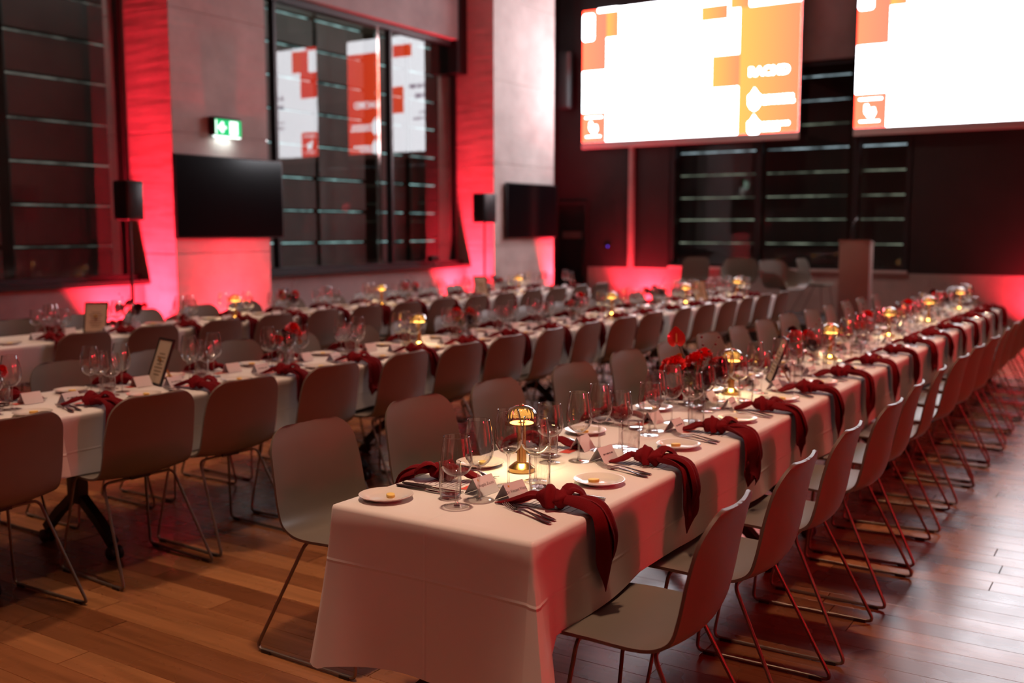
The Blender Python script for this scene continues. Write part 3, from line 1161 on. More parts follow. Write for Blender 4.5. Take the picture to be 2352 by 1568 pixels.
def make_chair():
    t = thing('shell_chair', 'x', 'chair')
    part('seat_shell', shell_mesh(SEAT_PROF, SEAT_W, SEAT_C, 0.055, 0.10), 'shell', t, angle=60)
    for s in (-1, 1):
        path = round_path([(s * 0.02, 0.105, 0.440), (s * 0.18, 0.105, 0.440), (s * 0.235, 0.163, 0.0085), (s * 0.235, -0.334, 0.0085), (s * 0.18, -0.12, 0.4365), (s * 0.02, -0.12, 0.4365)], 0.032)
        leg = part('sled_leg', MB().tube(path, 0.0065, 8), 'leg_metal', t)
        for ya, yb in ((-0.30, -0.255), (0.09, 0.135)):
            part('glide', MB().box((s * 0.235 - 0.009, ya, 0.0), (s * 0.235 + 0.009, yb, 0.012)), 'black_plastic', leg, smooth=False)
    b = MB()
    b.box((-0.05, -0.135, 0.431), (0.05, 0.12, 0.447))
    part('seat_bracket', b, 'black_metal', t, smooth=False)
    return t


chair = Proto(make_chair())
jr = random.Random(11)


def put_chair(x, y, face, label, group, jitter=1.0):
    """face: +1 sits facing +Y, -1 facing -Y"""
    rz = 0.0 if face > 0 else PI
    chair.place((x + jr.uniform(-0.02, 0.02) * jitter, y + jr.uniform(-0.015, 0.015) * jitter, 0.0), rz + math.radians(jr.uniform(-4, 4)) * jitter, label, group)


TABLES = {1: 'open-floor table', 2: 'middle table', 3: 'window table'}
SIDES = {(1, 1): 'floor side', (1, -1): 'inner side', (2, 1): 'floor side', (2, -1): 'window side', (3, 1): 'inner side', (3, -1): 'window side'}
SEATS = {}
SEATS[(1, 1)] = [2.53 + 0.632 * k for k in range(15)]
SEATS[(1, -1)] = [2.62 + 0.628 * k for k in range(15)]
SEATS[(2, 1)] = [2.25, 2.88, 3.48, 4.08, 4.71, 5.29, 5.86] + [6.46 + 0.605 * k for k in range(10)]
SEATS[(2, -1)] = [2.75 + 0.610 * k for k in range(16)]
SEATS[(3, 1)] = [4.42 + 0.612 * k for k in range(14)]
SEATS[(3, -1)] = [4.75 + 0.612 * k for k in range(13)]
CH_Y = {(1, 1): 1.205, (1, -1): 2.42, (2, 1): 4.03, (2, -1): 4.86, (3, 1): 6.70, (3, -1): 7.58}
CHAIR_X = {(1, 1): [2.56 + 0.632 * k for k in range(15)], (2, 1): [2.25, 2.93] + SEATS[(2, 1)][2:], (1, -1): [2.785, 3.41, 4.07, 4.77, 5.48] + [6.12 + 0.63 * k for k in range(10)]}


def nth(tb, sd, k):
    """place counted from the free end of the first table, from the stage on the two others"""
    n = len(SEATS[(tb, sd)])
    return (ORD[k] + ' from free end') if tb == 1 else (ORD[n - 1 - k] + ' from stage')


for (tb, sd), xs in SEATS.items():
    cx = CHAIR_X.get((tb, sd), xs)
    for k in range(len(xs)):
        put_chair(cx[k], CH_Y[(tb, sd)], sd, f'grey shell chair, {nth(tb, sd, k)}, {SIDES[(tb, sd)]} of the {TABLES[tb]}', f'shell chairs along the {TABLES[tb]}')
# stray side chairs on the stage
c = dup(chair.root, (14.75, 6.15, 0.30), math.radians(90), 'grey shell side chair on the stage, farthest from the lectern', 'chairs on the stage')
c = dup(chair.root, (15.10, 4.26, 0.30), math.radians(175), 'grey shell side chair on the stage, nearest the lectern', 'chairs on the stage')


def make_armchair():
    t = thing('tub_armchair', 'x', 'armchair')
    prof = [(0.24, 0.43), (0.21, 0.448), (0.06, 0.445), (-0.08, 0.437), (-0.17, 0.445), (-0.225, 0.485), (-0.25, 0.56), (-0.265, 0.66), (-0.285, 0.76), (-0.30, 0.83)]
    W = [0.27, 0.30, 0.315, 0.32, 0.32, 0.315, 0.305, 0.29, 0.26, 0.235]
    A = [0.06, 0.14, 0.215, 0.225, 0.215, 0.19, 0.13, 0.07, 0.03, 0.0]
    part('tub_shell', shell_mesh(prof, W, [0, 0, 0.004, 0.01, 0.02, 0.03, 0.03, 0.025, 0.02, 0.015], 0.06, 0.09, A, nc=20), 'shell', t, angle=60)
    part('column', MB().lathe([(0.0, 0.06), (0.028, 0.06), (0.028, 0.40), (0.07, 0.425), (0.0, 0.425)], 16), 'leg_metal', t)
    for k in range(4):
        a = PI / 4 + k * PI / 2
        part('leg', MB().tube([(0.02 * math.cos(a), 0.02 * math.sin(a), 0.075), (0.30 * math.cos(a), 0.30 * math.sin(a), 0.012)], 0.014, 8, 0.010), 'leg_metal', t)
    return t


arm = Proto(make_armchair())
arm.place((14.95, 5.42, 0.30), math.radians(108), 'grey tub armchair on the stage, second from the lectern end chair', 'chairs on the stage')
arm.place((14.20, 4.49, 0.30), math.radians(150), 'grey tub armchair on the stage turned sideways beside the side chair', 'chairs on the stage')

# lectern with a goose-neck microphone
lc = thing('lectern', 'tall plain box lectern with a microphone on the stage', 'lectern', (14.4, 3.55, 0.30), math.radians(6))
part('front_panel', MB().bbox((-0.20, -0.20, 0.0), (-0.17, 0.20, 1.10), 0.004), 'lectern', lc)
for s in (-1, 1):
    part('side_panel', MB().bbox((-0.17, s * 0.19 - 0.012, 0.0), (0.17, s * 0.19 + 0.012, 1.10), 0.004), 'lectern', lc)
part('reading_top', MB().add([(-0.21, -0.21, 1.10), (0.19, -0.21, 1.06), (0.19, 0.21, 1.06), (-0.21, 0.21, 1.10), (-0.21, -0.21, 1.125), (0.19, -0.21, 1.085), (0.19, 0.21, 1.085), (-0.21, 0.21, 1.125)],
                             [(3, 2, 1, 0), (4, 5, 6, 7), (0, 1, 5, 4), (1, 2, 6, 5), (2, 3, 7, 6), (3, 0, 4, 7)]), 'lectern', lc, smooth=False)
mic = part('microphone_neck', MB().tube([(-0.12, 0.06, 1.11), (-0.125, 0.06, 1.22), (-0.09, 0.05, 1.33), (0.0, 0.03, 1.39)], 0.006, 8), 'black_metal', lc)
part('microphone_head', MB().tube([(0.0, 0.03, 1.39), (0.02, 0.025, 1.40), (0.06, 0.015, 1.415)], 0.013, 10), 'black_plastic', mic)


# ------------------------------------------------------------------ tables and cloths
def table(x0, x1, y0, y1, label, group):
    t = thing('trestle_table', label, 'table', ((x0 + x1) / 2, (y0 + y1) / 2, 0), 0, group)
    L, w = (x1 - x0) / 2 - 0.004, (y1 - y0) / 2 - 0.006
    part('tabletop', MB().bbox((-L, -w, Z_T - 0.032), (L, w, Z_T - 0.003), 0.003), 'black_plastic', t)
    for s in (-1, 1):
        px = s * (L - 0.30)
        c = MB()
        c.bbox((px - 0.03, -0.045, 0.24), (px + 0.03, 0.045, Z_T - 0.034), 0.006)
        leg = part('leg', c, 'black_metal', t)
        for q in (-1, 1):
            part('foot_arm', MB().sweep([(px, q * 0.03, 0.27), (px, q * 0.16, 0.17), (px, q * (w - 0.09), 0.075)], lambda k, t_: [(-0.022, -0.02), (0.022, -0.02), (0.022, 0.02), (-0.022, 0.02)]), 'black_metal', leg, smooth=False)
            for e in (-1, 1):
                wh = MB().lathe([(0.0, -0.012), (0.028, -0.012), (0.033, -0.008), (0.033, 0.008), (0.028, 0.012), (0.0, 0.012)], 16)
                wh.xf(Matrix.Translation((px + e * 0.020, q * (w - 0.085), 0.033)) @ Matrix.Rotation(PI / 2, 4, 'Y'))
                part('caster', wh, 'black_plastic', leg)


def cloth(x0, x1, y0, y1, z, side, end0, end1, label, group, seed=0, flap1=0.0):
    """linen cloth: flat top, drapes on the long sides and, where end drops are given, on the ends with corner folds"""
    r = random.Random(seed)
    ph = [r.uniform(0, 6.28) for _ in range(6)]
    per = []          # x, y, nx, ny, drop, flare
    st = 0.045
    rb = 0.014        # radius of the soft table edge; the rectangle below is inset by it
    X0, X1 = x0, x1
    if end0:
        x0 += rb
    if end1:
        x1 -= rb
    y0, y1 = y0 + rb, y1 - rb

    def side_run(xa, xb, y, ny):
        n = max(2, int(abs(xb - xa) / st))
        for i in range(n + 1):
            xx = xa + (xb - xa) * i / n
            d = side + 0.010 * math.sin(xx * 2.1 + ph[0]) + 0.006 * math.sin(xx * 5.3 + ph[1])
            # the drape swells into soft folds
            fl = 0.010 + 0.012 * math.sin(xx * 4.3 + ph[2]) + 0.009 * math.sin(xx * 9.7 + ph[3])
            k1 = max(0.0, 1 - (x1 - xx) / 0.10) if not end1 else 0.0
            fl += flap1 * k1
            # the corner fold pulls the hem down and out near draped ends
            for has, xe in ((end0, x0), (end1, x1)):
                if has:
                    k = max(0.0, 1 - abs(xx - xe) / 0.09)
                    d += (has + 0.03 - side) * 0.55 * k * k
                    fl += 0.055 * k * k
            per.append((xx, y, 0.0, ny, d, max(0.002, fl)))

    def corner(x, y, n0, n1, d0, d1, out):
        for i in range(1, 8):
            t = i / 8
            a0, a1 = math.atan2(n0[1], n0[0]), math.atan2(n1[1], n1[0])
            da = (a1 - a0 + PI) % (2 * PI) - PI
            a = a0 + da * t
            per.append((x, y, math.cos(a), math.sin(a), d0 + (d1 - d0) * t + 0.05 * math.sin(PI * t), 0.045 + out * (1 - abs(2 * t - 1))))

    def end_run(x, ya, yb, nx, drop):
        n = max(2, int(abs(yb - ya) / st))
        for i in range(n + 1):
            t = i / n
            yy = ya + (yb - ya) * t
            sag = -0.045 * math.sin(PI * t) * (0.6 + 0.4 * math.cos(PI * t))
            per.append((x, yy, nx, 0.0, drop + sag, 0.022 + 0.012 * math.cos(2 * PI * t) + 0.02 * abs(2 * t - 1) ** 3))
    side_run(x1, x0, y1, 1) if not end0 else None
    if end0:
        side_run(x1, x0, y1, 1)
        corner(x0, y1, (0, 1), (-1, 0), side + 0.55 * (end0 - side), end0, 0.03)
        end_run(x0, y1, y0, -1, end0)
        corner(x0, y0, (-1, 0), (0, -1), end0, side + 0.55 * (end0 - side), 0.11)
        side_run(x0, x1, y0, -1)
        closed = False
        if end1:
            corner(x1, y0, (0, -1), (1, 0), side, end1, 0.05)
            end_run(x1, y0, y1, 1, end1)
            corner(x1, y1, (1, 0), (0, 1), end1, side, 0.05)
            closed = True
        runs = [(per, closed)]
    elif end1:
        per2 = per[:]
        per.clear()
        side_run(x0, x1, y0, -1)
        corner(x1, y0, (0, -1), (1, 0), side + 0.5 * (end1 - side), end1, 0.05)
        end_run(x1, y0, y1, 1, end1)
        corner(x1, y1, (1, 0), (0, 1), end1, side + 0.5 * (end1 - side), 0.05)
        side_run(x1, x0, y1, 1)
        runs = [(per, False)]
    else:
        a = per[:]
        per.clear()
        side_run(x0, x1, y0, -1)
        runs = [(a, False), (per[:], False)]
    m = MB()
    NR = 10
    inner = []
    cxm, cym = (x0 + x1) / 2, (y0 + y1) / 2
    for pr, closed in runs:
        rows = []
        for (xx, yy, nx, ny, drop, fl) in pr:
            col = []
            for k in range(NR + 3):
                if k == 0:
                    o, dz = 0.0, 0.0
                elif k == 1:
                    o, dz = rb * 0.707, -rb * 0.293
                else:
                    t = (k - 2) / NR
                    o = rb + fl * (t ** 1.25)
                    dz = -rb - (drop - rb) * t
                col.append((xx + nx * o - cxm, yy + ny * o - cym, z + dz))
            rows.append(col)
        inner.append([c[0] for c in rows])
        K = NR + 3
        vs = [p for c in rows for p in c]
        fs = []
        n = len(rows)
        for i in range(n if closed else n - 1):
            j = (i + 1) % n
            for k in range(K - 1):
                fs.append((i * K + k, i * K + k + 1, j * K + k + 1, j * K + k))
        m.add(vs, fs)
    loop = [p for seg in inner for p in seg]
    m.add(loop, [tuple(range(len(loop)))])
    bm = bmesh.new()
    me = m.mesh('tablecloth', 'table_linen', True, 70)
    bm.from_mesh(me)
    bmesh.ops.remove_doubles(bm, verts=bm.verts, dist=0.0004)
    bmesh.ops.recalc_face_normals(bm, faces=bm.faces)
    bm.to_mesh(me)
    bm.free()
    me.polygons.foreach_set('use_smooth', [True] * len(me.polygons))
    o = link('tablecloth', me, None, (cxm, cym, 0))
    tag(o, label, 'tablecloth', group)
    return o


def table_row(tb, T, joints, e0, e1):
    xs = [T['x0']] + joints + [T['x1']]
    n = len(xs) - 1
    for k in range(n):
        a, b = xs[k], xs[k + 1]
        pos = (ORD[k] + ' from its free end') if tb == 1 else (ORD[n - 1 - k] + ' from the stage')
        table(a, b, T['y0'], T['y1'], f'black folding table on casters, {pos} in the {TABLES[tb]} row', f'folding tables of {TABLES[tb]}')
        cloth(a - (0.004 if k == 0 else 0.03), b, T['y0'] - 0.002 + 0.004 * (k % 2), T['y1'] + 0.002 - 0.004 * (k % 2), Z_T + 0.0022 - 0.0016 * (k % 2), 0.272, e0 if k == 0 else None, e1 if k == n - 1 else None,
              f'white linen cloth, {pos} along the {TABLES[tb]}', f'white cloths of the {TABLES[tb]}', seed=tb * 10 + k, flap1=0.05 if tb == 2 else 0.02)


table_row(1, T1, [4.75, 7.10, 9.45], 0.487, 0.487)
table_row(2, T2, [2.62, 5.05, 7.50, 9.95], 0.50, 0.50)
table_row(3, T3, [5.90, 8.15, 10.40], 0.50, 0.50)

Z_C = Z_T + 0.0026          # cloth surface


# ------------------------------------------------------------------ tableware prototypes
def make_wine_glass(name, H, bowl, rim_r):
    t = thing(name, 'x', 'wine glass')
    zb, zm, rm = bowl
    prof = []
    for i in range(13):
        q = i / 12
        # egg shaped bowl: base point -> belly -> rim
        z = zb + (H - zb) * q
        if z <= zm:
            u = (z - zb) / (zm - zb)
            r = 0.0045 + (rm - 0.0045) * math.sqrt(max(0, 1 - (1 - u) ** 2)) ** 1.1
        else:
            u = (z - zm) / (H - zm)
            r = rm + (rim_r - rm) * u ** 1.7
        prof.append((r, z))
    prof = [(0.0, zb - 0.0005), (0.0046, zb)] + prof[1:]
    extra = zb + (H - zb) * 0.03
    prof.insert(2, (0.0045 + (rm - 0.0045) * math.sqrt(max(0, 1 - (1 - (extra - zb) / (zm - zb)) ** 2)) ** 1.1, extra))
    b = part('bowl', MB().lathe(prof, 26), 'thin_glass', t, angle=80)
    part('rim', MB().tube([(rim_r * math.cos(2 * PI * i / 26), rim_r * math.sin(2 * PI * i / 26), H) for i in range(27)], 0.0008, 5), 'clear_glass', b)
    part('stem', MB().lathe([(0.0, 0.0035), (0.0095, 0.0036), (0.0052, 0.009), (0.0040, 0.022), (0.0036, zb * 0.6), (0.0044, zb - 0.012), (0.0075, zb - 0.003), (0.009, zb + 0.004), (0.0, zb + 0.001)], 14), 'clear_glass', t, angle=80)
    part('foot', MB().lathe([(0.0, 0.0), (0.0365, 0.0), (0.0375, 0.0012), (0.036, 0.0022), (0.016, 0.0036), (0.0, 0.0042)], 24), 'foot_glass', t, angle=50)
    return t


def make_tumbler():
    t = thing('tumbler', 'x', 'tumbler')
    part('wall', MB().lathe([(0.0315, 0.010), (0.0335, 0.02), (0.0345, 0.06), (0.0345, 0.112)], 26), 'thin_glass', t, angle=80)
    part('rim', MB().tube([(0.0345 * math.cos(2 * PI * i / 26), 0.0345 * math.sin(2 * PI * i / 26), 0.112) for i in range(27)], 0.0010, 5), 'clear_glass', t)
    part('base', MB().lathe([(0.0, 0.0008), (0.029, 0.0008), (0.0315, 0.004), (0.0315, 0.011), (0.027, 0.012), (0.0, 0.0105)], 24), 'clear_glass', t, angle=50)
    return t


def make_plate():
    m = MB().lathe([(0.0, 0.0015), (0.045, 0.0015), (0.048, 0.0), (0.052, 0.002), (0.080, 0.0125), (0.0835, 0.0145), (0.0835, 0.0165), (0.080, 0.0165), (0.055, 0.0078), (0.048, 0.0055), (0.0, 0.0052)], 36)
    o = link('bread_plate', m.mesh('bread_plate', 'porcelain'))
    return tag(o, 'x', 'plate')


def make_butter():
    m = MB().lathe([(0.0, 0.0), (0.017, 0.0), (0.0185, 0.002), (0.0185, 0.008), (0.017, 0.0095), (0.0, 0.0098)], 16)
    o = link('butter_pat', m.mesh('butter_pat', 'butter'))
    o.scale = (1.0, 0.72, 1)
    return tag(o, 'x', 'butter')


def make_fork():
    t = thing('fork', 'x', 'fork')
    # lies along +Y, handle end at y = 0
    pts = [(0, 0.0, 0.004), (0, 0.03, 0.005), (0, 0.08, 0.009), (0, 0.13, 0.012), (0, 0.155, 0.007), (0, 0.170, 0.003)]
    wid = [0.006, 0.0105, 0.0068, 0.0042, 0.0095, 0.0118]
    part('handle', MB().sweep(pts, lambda k, q: [(-wid[k], 0), (-wid[k] * 0.6, 0.0014), (wid[k] * 0.6, 0.0014), (wid[k], 0), (wid[k] * 0.6, -0.0012), (-wid[k] * 0.6, -0.0012)]), 'steel', t, angle=70)
    for i in range(4):
        x = -0.0093 + i * 0.0062
        part('tine', MB().sweep([(x, 0.168, 0.003), (x, 0.19, 0.0022), (x, 0.212, 0.006), (x * 1.02, 0.228, 0.0115)], lambda k, q: [(-0.0018 * (1 - 0.5 * q), -0.0009), (0.0018 * (1 - 0.5 * q), -0.0009), (0.0018 * (1 - 0.5 * q), 0.0009), (-0.0018 * (1 - 0.5 * q), 0.0009)]), 'steel', t, angle=70)
    return t


def make_knife():
    t = thing('table_knife', 'x', 'knife')
    pts = [(0, 0.0, 0.005), (0, 0.012, 0.005), (0, 0.07, 0.006), (0, 0.115, 0.005)]
    wid = [0.006, 0.009, 0.0075, 0.005]
    part('handle', MB().sweep(pts, lambda k, q: [(-wid[k], 0), (-wid[k] * 0.6, 0.003), (wid[k] * 0.6, 0.003), (wid[k], 0), (wid[k] * 0.6, -0.003), (-wid[k] * 0.6, -0.003)]), 'steel', t, angle=70)
    out = [(-0.005, 0.113), (0.005, 0.113), (0.0085, 0.135), (0.0095, 0.18), (0.007, 0.215), (0.0, 0.236), (-0.0045, 0.23), (-0.0055, 0.15)]
    part('blade', MB().prism(out, 0.0032, 0.0050), 'steel', t, smooth=False)
    return t


def make_card(text=None, name='place_card'):
    t = thing(name, 'x', 'place card')
    # tent card: ridge along X, faces leaning; front face towards -Y
    w, d, h = 0.047, 0.033, 0.052
    for s, nm in ((-1, 'front_leaf'), (1, 'back_leaf')):
        a, b = Vector((0, s * d, 0.0005)), Vector((0, s * 0.0006, h))
        n = Vector((0, s * h, d)).normalized() * 0.0006
        vs = [(-w, a.y, a.z), (w, a.y, a.z), (w, b.y, b.z), (-w, b.y, b.z)]
        vs2 = [tuple(Vector(v) + n) for v in vs]
        p = part(nm, MB().add(vs + vs2, [(0, 1, 2, 3), (7, 6, 5, 4), (0, 4, 5, 1), (1, 5, 6, 2), (2, 6, 7, 3), (3, 7, 4, 0)]), 'card_paper', t, smooth=False)
        if s < 0:
            front, nrm = p, n
    ang = math.atan2(h, d)
    M = Matrix.Translation((0, -d, 0.0005)) @ Matrix.Rotation(ang, 4, 'X')
    if text:
        me = text_mesh(text, 0.0135, 'print_grey')
        xs = [v.co.x for v in me.vertices]
        off = -(min(xs) + max(xs)) / 2
        for v in me.vertices:
            v.co = M @ Vector((v.co.x + off, 0.030 + v.co.y, 0.0012))
        link('name_print', me, front)
        star = []
        for i in range(8):
            a, r = i * PI / 4 + 0.3, (0.006 if i % 2 == 0 else 0.0026)
            star.append(M @ Vector((-0.028 + r * math.cos(a), 0.052 + r * math.sin(a), 0.0012)))
        part('star_emblem', MB().add(star, [tuple(range(8))]), 'print_orange', front, smooth=False)
    else:
        m = MB()
        xx = -0.030
        for ww in (0.010, 0.004, 0.016, 0.007, 0.012):
            m.add([M @ Vector(q) for q in ((xx, 0.030, 0.0012), (xx + ww, 0.030, 0.0012), (xx + ww, 0.0355, 0.0012), (xx, 0.0355, 0.0012))], [(0, 1, 2, 3)])
            xx += ww + 0.003
        part('name_print', m, 'print_grey', front, smooth=False)
    return t


def make_menu():
    t = thing('menu_card', 'x', 'menu')
    part('sheet', MB().box((-0.052, -0.105, 0.0), (0.052, 0.105, 0.0008)), 'card_paper', t, smooth=False)
    m = MB()
    m.add([(-0.050, 0.060, 0.0012), (0.050, 0.060, 0.0012), (0.050, 0.103, 0.0012), (-0.050, 0.103, 0.0012)], [(0, 1, 2, 3)])
    part('red_heading', m, 'print_red', t, smooth=False)
    m = MB()
    for k in range(9):
        w = 0.03 + 0.012 * ((k * 7) % 3)
        m.add([(-w, 0.04 - k * 0.015, 0.0012), (w, 0.04 - k * 0.015, 0.0012), (w, 0.0445 - k * 0.015, 0.0012), (-w, 0.0445 - k * 0.015, 0.0012)], [(0, 1, 2, 3)])
    part('text_lines', m, 'print_grey', t, smooth=False)
    return t


def blob(m, c, r, seed, rough=0.16, freq=3.0, nu=14, nv=10, twist=0.0):
    """lumpy ellipsoid with wrapped ridges, the knotted part of a napkin"""
    rr = random.Random(seed)
    p1, p2 = rr.uniform(0, 6), rr.uniform(0, 6)
    vs = []
    for j in range(nv + 1):
        th = PI * j / nv
        for i in range(nu):
            ph = 2 * PI * i / nu
            k = 1 + rough * math.sin(freq * ph + twist * th + p1) * math.sin(th) + 0.5 * rough * math.sin(5 * th + 2 * ph + p2)
            vs.append((c[0] + r[0] * k * math.sin(th) * math.cos(ph), c[1] + r[1] * k * math.cos(th), c[2] + r[2] * k * math.sin(th) * math.sin(ph)))
    fs = []
    for j in range(nv):
        for i in range(nu):
            k = (i + 1) % nu
            fs.append((j * nu + i, j * nu + k, (j + 1) * nu + k, (j + 1) * nu + i))
    m.add(vs, fs)


def ribbon(m, pts, widths, thick, wave, seed, n=14):
    """folded strip of cloth: flattened section with pleats, pointed where the width runs out"""
    rr = random.Random(seed)
    ph = rr.uniform(0, 6)
    P = catmull(pts, 4)
    Wd = catmull([(w, wv, th) for w, wv, th in zip(widths, wave, thick)], 4)

    def sec(k, q):
        w, wv, th = Wd[k]
        w, th = max(w, 0.0012), max(th, 0.0011)
        half = n // 2
        up, dn = [], []
        for i in range(half):
            u = -1 + 2 * i / (half - 1)
            b = wv * (math.cos(u * 4.2 + ph + q * 1.2)) * w
            e = math.sqrt(max(0.0, 1 - (abs(u)) ** 6)) * 0.9 + 0.1
            up.append((u * w, b + th * e))
            dn.append((u * w, b - th * e))
        return up + dn[::-1]
    m.sweep(P, sec)


def make_napkin(seed):
    r = random.Random(seed)
    m = MB()
    # person frame: table edge at y = 0, +Y into the table, cloth surface z = 0
    kx, ky = r.uniform(-0.012, 0.012), 0.135 + r.uniform(-0.015, 0.015)
    hx = r.uniform(-0.03, 0.035)
    drop = r.uniform(0.160, 0.215)
    tx = kx - 0.035 + r.uniform(-0.035, 0.015)
    ln = r.uniform(0.10, 0.13)
    # inner tail: leaf shaped, lying on the cloth towards the table middle
    ribbon(m, [(kx - 0.004, ky + 0.02, 0.028), (kx - 0.012, ky + 0.045, 0.034), (tx + 0.012, ky + ln * 0.62, 0.021), (tx, ky + ln, 0.007), (tx - 0.012, ky + ln + 0.03, 0.004)],
           [0.016, 0.027, 0.031, 0.017, 0.001], [0.007, 0.006, 0.0045, 0.003, 0.001], [0.10, 0.20, 0.22, 0.12, 0.0], seed)
    # knot: two wrapped lumps and a band across
    blob(m, (kx, ky, 0.031), (0.036, 0.034, 0.029), seed, 0.13, 3, twist=2.5)
    blob(m, (kx + 0.006, ky - 0.042, 0.029), (0.037, 0.028, 0.026), seed + 7, 0.18, 4, twist=3.5)
    ribbon(m, [(kx - 0.040, ky - 0.030, 0.010), (kx - 0.030, ky - 0.022, 0.042), (kx + 0.002, ky - 0.016, 0.062), (kx + 0.034, ky - 0.012, 0.042), (kx + 0.041, ky - 0.008, 0.010)],
           [0.013, 0.017, 0.019, 0.017, 0.013], [0.003] * 5, [0.12] * 5, seed + 3)
    # puffed loop beside the knot
    ribbon(m, [(kx + 0.010, ky - 0.045, 0.030), (kx + 0.034, ky - 0.058, 0.058), (kx + 0.050, ky - 0.085, 0.046), (kx + 0.040, ky - 0.105, 0.018)],
           [0.022, 0.030, 0.028, 0.016], [0.003] * 4, [0.15] * 4, seed + 5)
    # outer tail: widens over the table edge and hangs to a point
    ribbon(m, [(kx + 0.004, ky - 0.055, 0.030), (kx + 0.010, ky - 0.090, 0.032), (hx * 0.4 + 0.012, 0.012, 0.024), (hx * 0.6 + 0.012, -0.022, 0.004), (hx * 0.8 + 0.010, -0.036, -0.055), (hx + 0.006, -0.040, -0.125), (hx * 1.3, -0.040, -drop * 0.83), (hx * 1.5 - 0.006, -0.038, -drop - 0.02)],
           [0.027, 0.042, 0.050, 0.055, 0.061, 0.062, 0.039, 0.001], [0.008, 0.008, 0.006, 0.005, 0.004, 0.004, 0.003, 0.001], [0.20, 0.22, 0.20, 0.18, 0.20, 0.22, 0.18, 0.0], seed + 1, n=18)
    # second, shorter layer of the tail
    ribbon(m, [(kx + 0.012, ky - 0.070, 0.034), (kx + 0.026, 0.016, 0.034), (kx + 0.034, -0.026, 0.010), (kx + 0.036 + hx * 0.5, -0.050, -0.06), (kx + 0.028 + hx, -0.050, -drop * 0.55), (kx + 0.018 + hx, -0.045, -drop * 0.72)],
           [0.016, 0.026, 0.030, 0.030, 0.022, 0.001], [0.004, 0.004, 0.003, 0.003, 0.002, 0.001], [0.15, 0.2, 0.2, 0.2, 0.15, 0.0], seed + 2)
    bm = bmesh.new()
    me = m.mesh('napkin', 'napkin', True, 180)
    bm.from_mesh(me)
    bmesh.ops.recalc_face_normals(bm, faces=bm.faces)
    bm.to_mesh(me)
    bm.free()
    o = link('knotted_napkin', me)
    return tag(o, 'x', 'napkin')


def make_lamp():
    t = thing('table_lamp', 'x', 'lamp')
    part('base', MB().lathe([(0.0, 0.0), (0.043, 0.0), (0.045, 0.002), (0.045, 0.014), (0.043, 0.016), (0.026, 0.030), (0.020, 0.033), (0.0, 0.033)], 36), 'brass', t)
    part('stem', MB().lathe([(0.0, 0.032), (0.0165, 0.032), (0.0160, 0.06), (0.0140, 0.12), (0.0138, 0.168), (0.0, 0.168)], 24), 'brass', t)
    part('led_plate', MB().lathe([(0.0139, 0.1665), (0.040, 0.1665), (0.040, 0.1685), (0.0139, 0.1685)], 24), 'led_warm', t)
    # fluted dome
    nf, prof = 72, [(0.058, 0.163), (0.0585, 0.172), (0.056, 0.190), (0.049, 0.206), (0.038, 0.218), (0.022, 0.2255), (0.006, 0.2275)]
    m = MB()
    vs, fs = [], []
    for r, z in prof:
        for i in range(nf):
            a = 2 * PI * i / nf
            k = 1 + 0.018 * math.cos(a * 24)
            vs.append((r * k * math.cos(a), r * k * math.sin(a), z))
    for k in range(len(prof) - 1):
        for i in range(nf):
            j = (i + 1) % nf
            fs.append((k * nf + i, k * nf + j, (k + 1) * nf + j, (k + 1) * nf + i))
    m.add(vs, fs)
    sh = part('dome_shade', m, 'amber_glass', t, angle=80)
    part('finial', MB().lathe([(0.0, 0.224), (0.009, 0.225), (0.008, 0.230), (0.0, 0.232)], 14), 'brass', sh)
    return t


def make_sign_frame():
    t = thing('framed_sign', 'x', 'framed sign')
    a = math.radians(20)
    M = Matrix.Rotation(-a, 4, 'X')
    f = MB()
    w, h, b = 0.090, 0.255, 0.011
    for x0, x1, z0, z1 in ((-w, w, 0, b), (-w, w, h - b, h), (-w, -w + b, b, h - b), (w - b, w, b, h - b)):
        f.box((x0, -0.006, z0), (x1, 0.006, z1))
    part('frame', f.xf(M), 'black_metal', t, smooth=False)
    p = part('paper', MB().box((-w + b, -0.002, b), (w - b, 0.002, h - b)).xf(M), 'frame_paper', t, smooth=False)
    g = MB()
    for k in range(7):
        ww = 0.035 + 0.008 * ((k * 5) % 3)
        g.add([(-ww, -0.0026, 0.165 - k * 0.019), (ww, -0.0026, 0.165 - k * 0.019), (ww, -0.0026, 0.173 - k * 0.019), (-ww, -0.0026, 0.173 - k * 0.019)], [(0, 1, 2, 3)])
    part('print', g.xf(M), 'frame_print', p, smooth=False)
    part('easel_leg', MB().sweep([(0, 0.035, 0.14), (0, 0.075, 0.07), (0, 0.11, 0.004)], lambda k, q: [(-0.011, -0.003), (0.011, -0.003), (0.011, 0.003), (-0.011, 0.003)]), 'gold_matt', t, smooth=False)
    return t


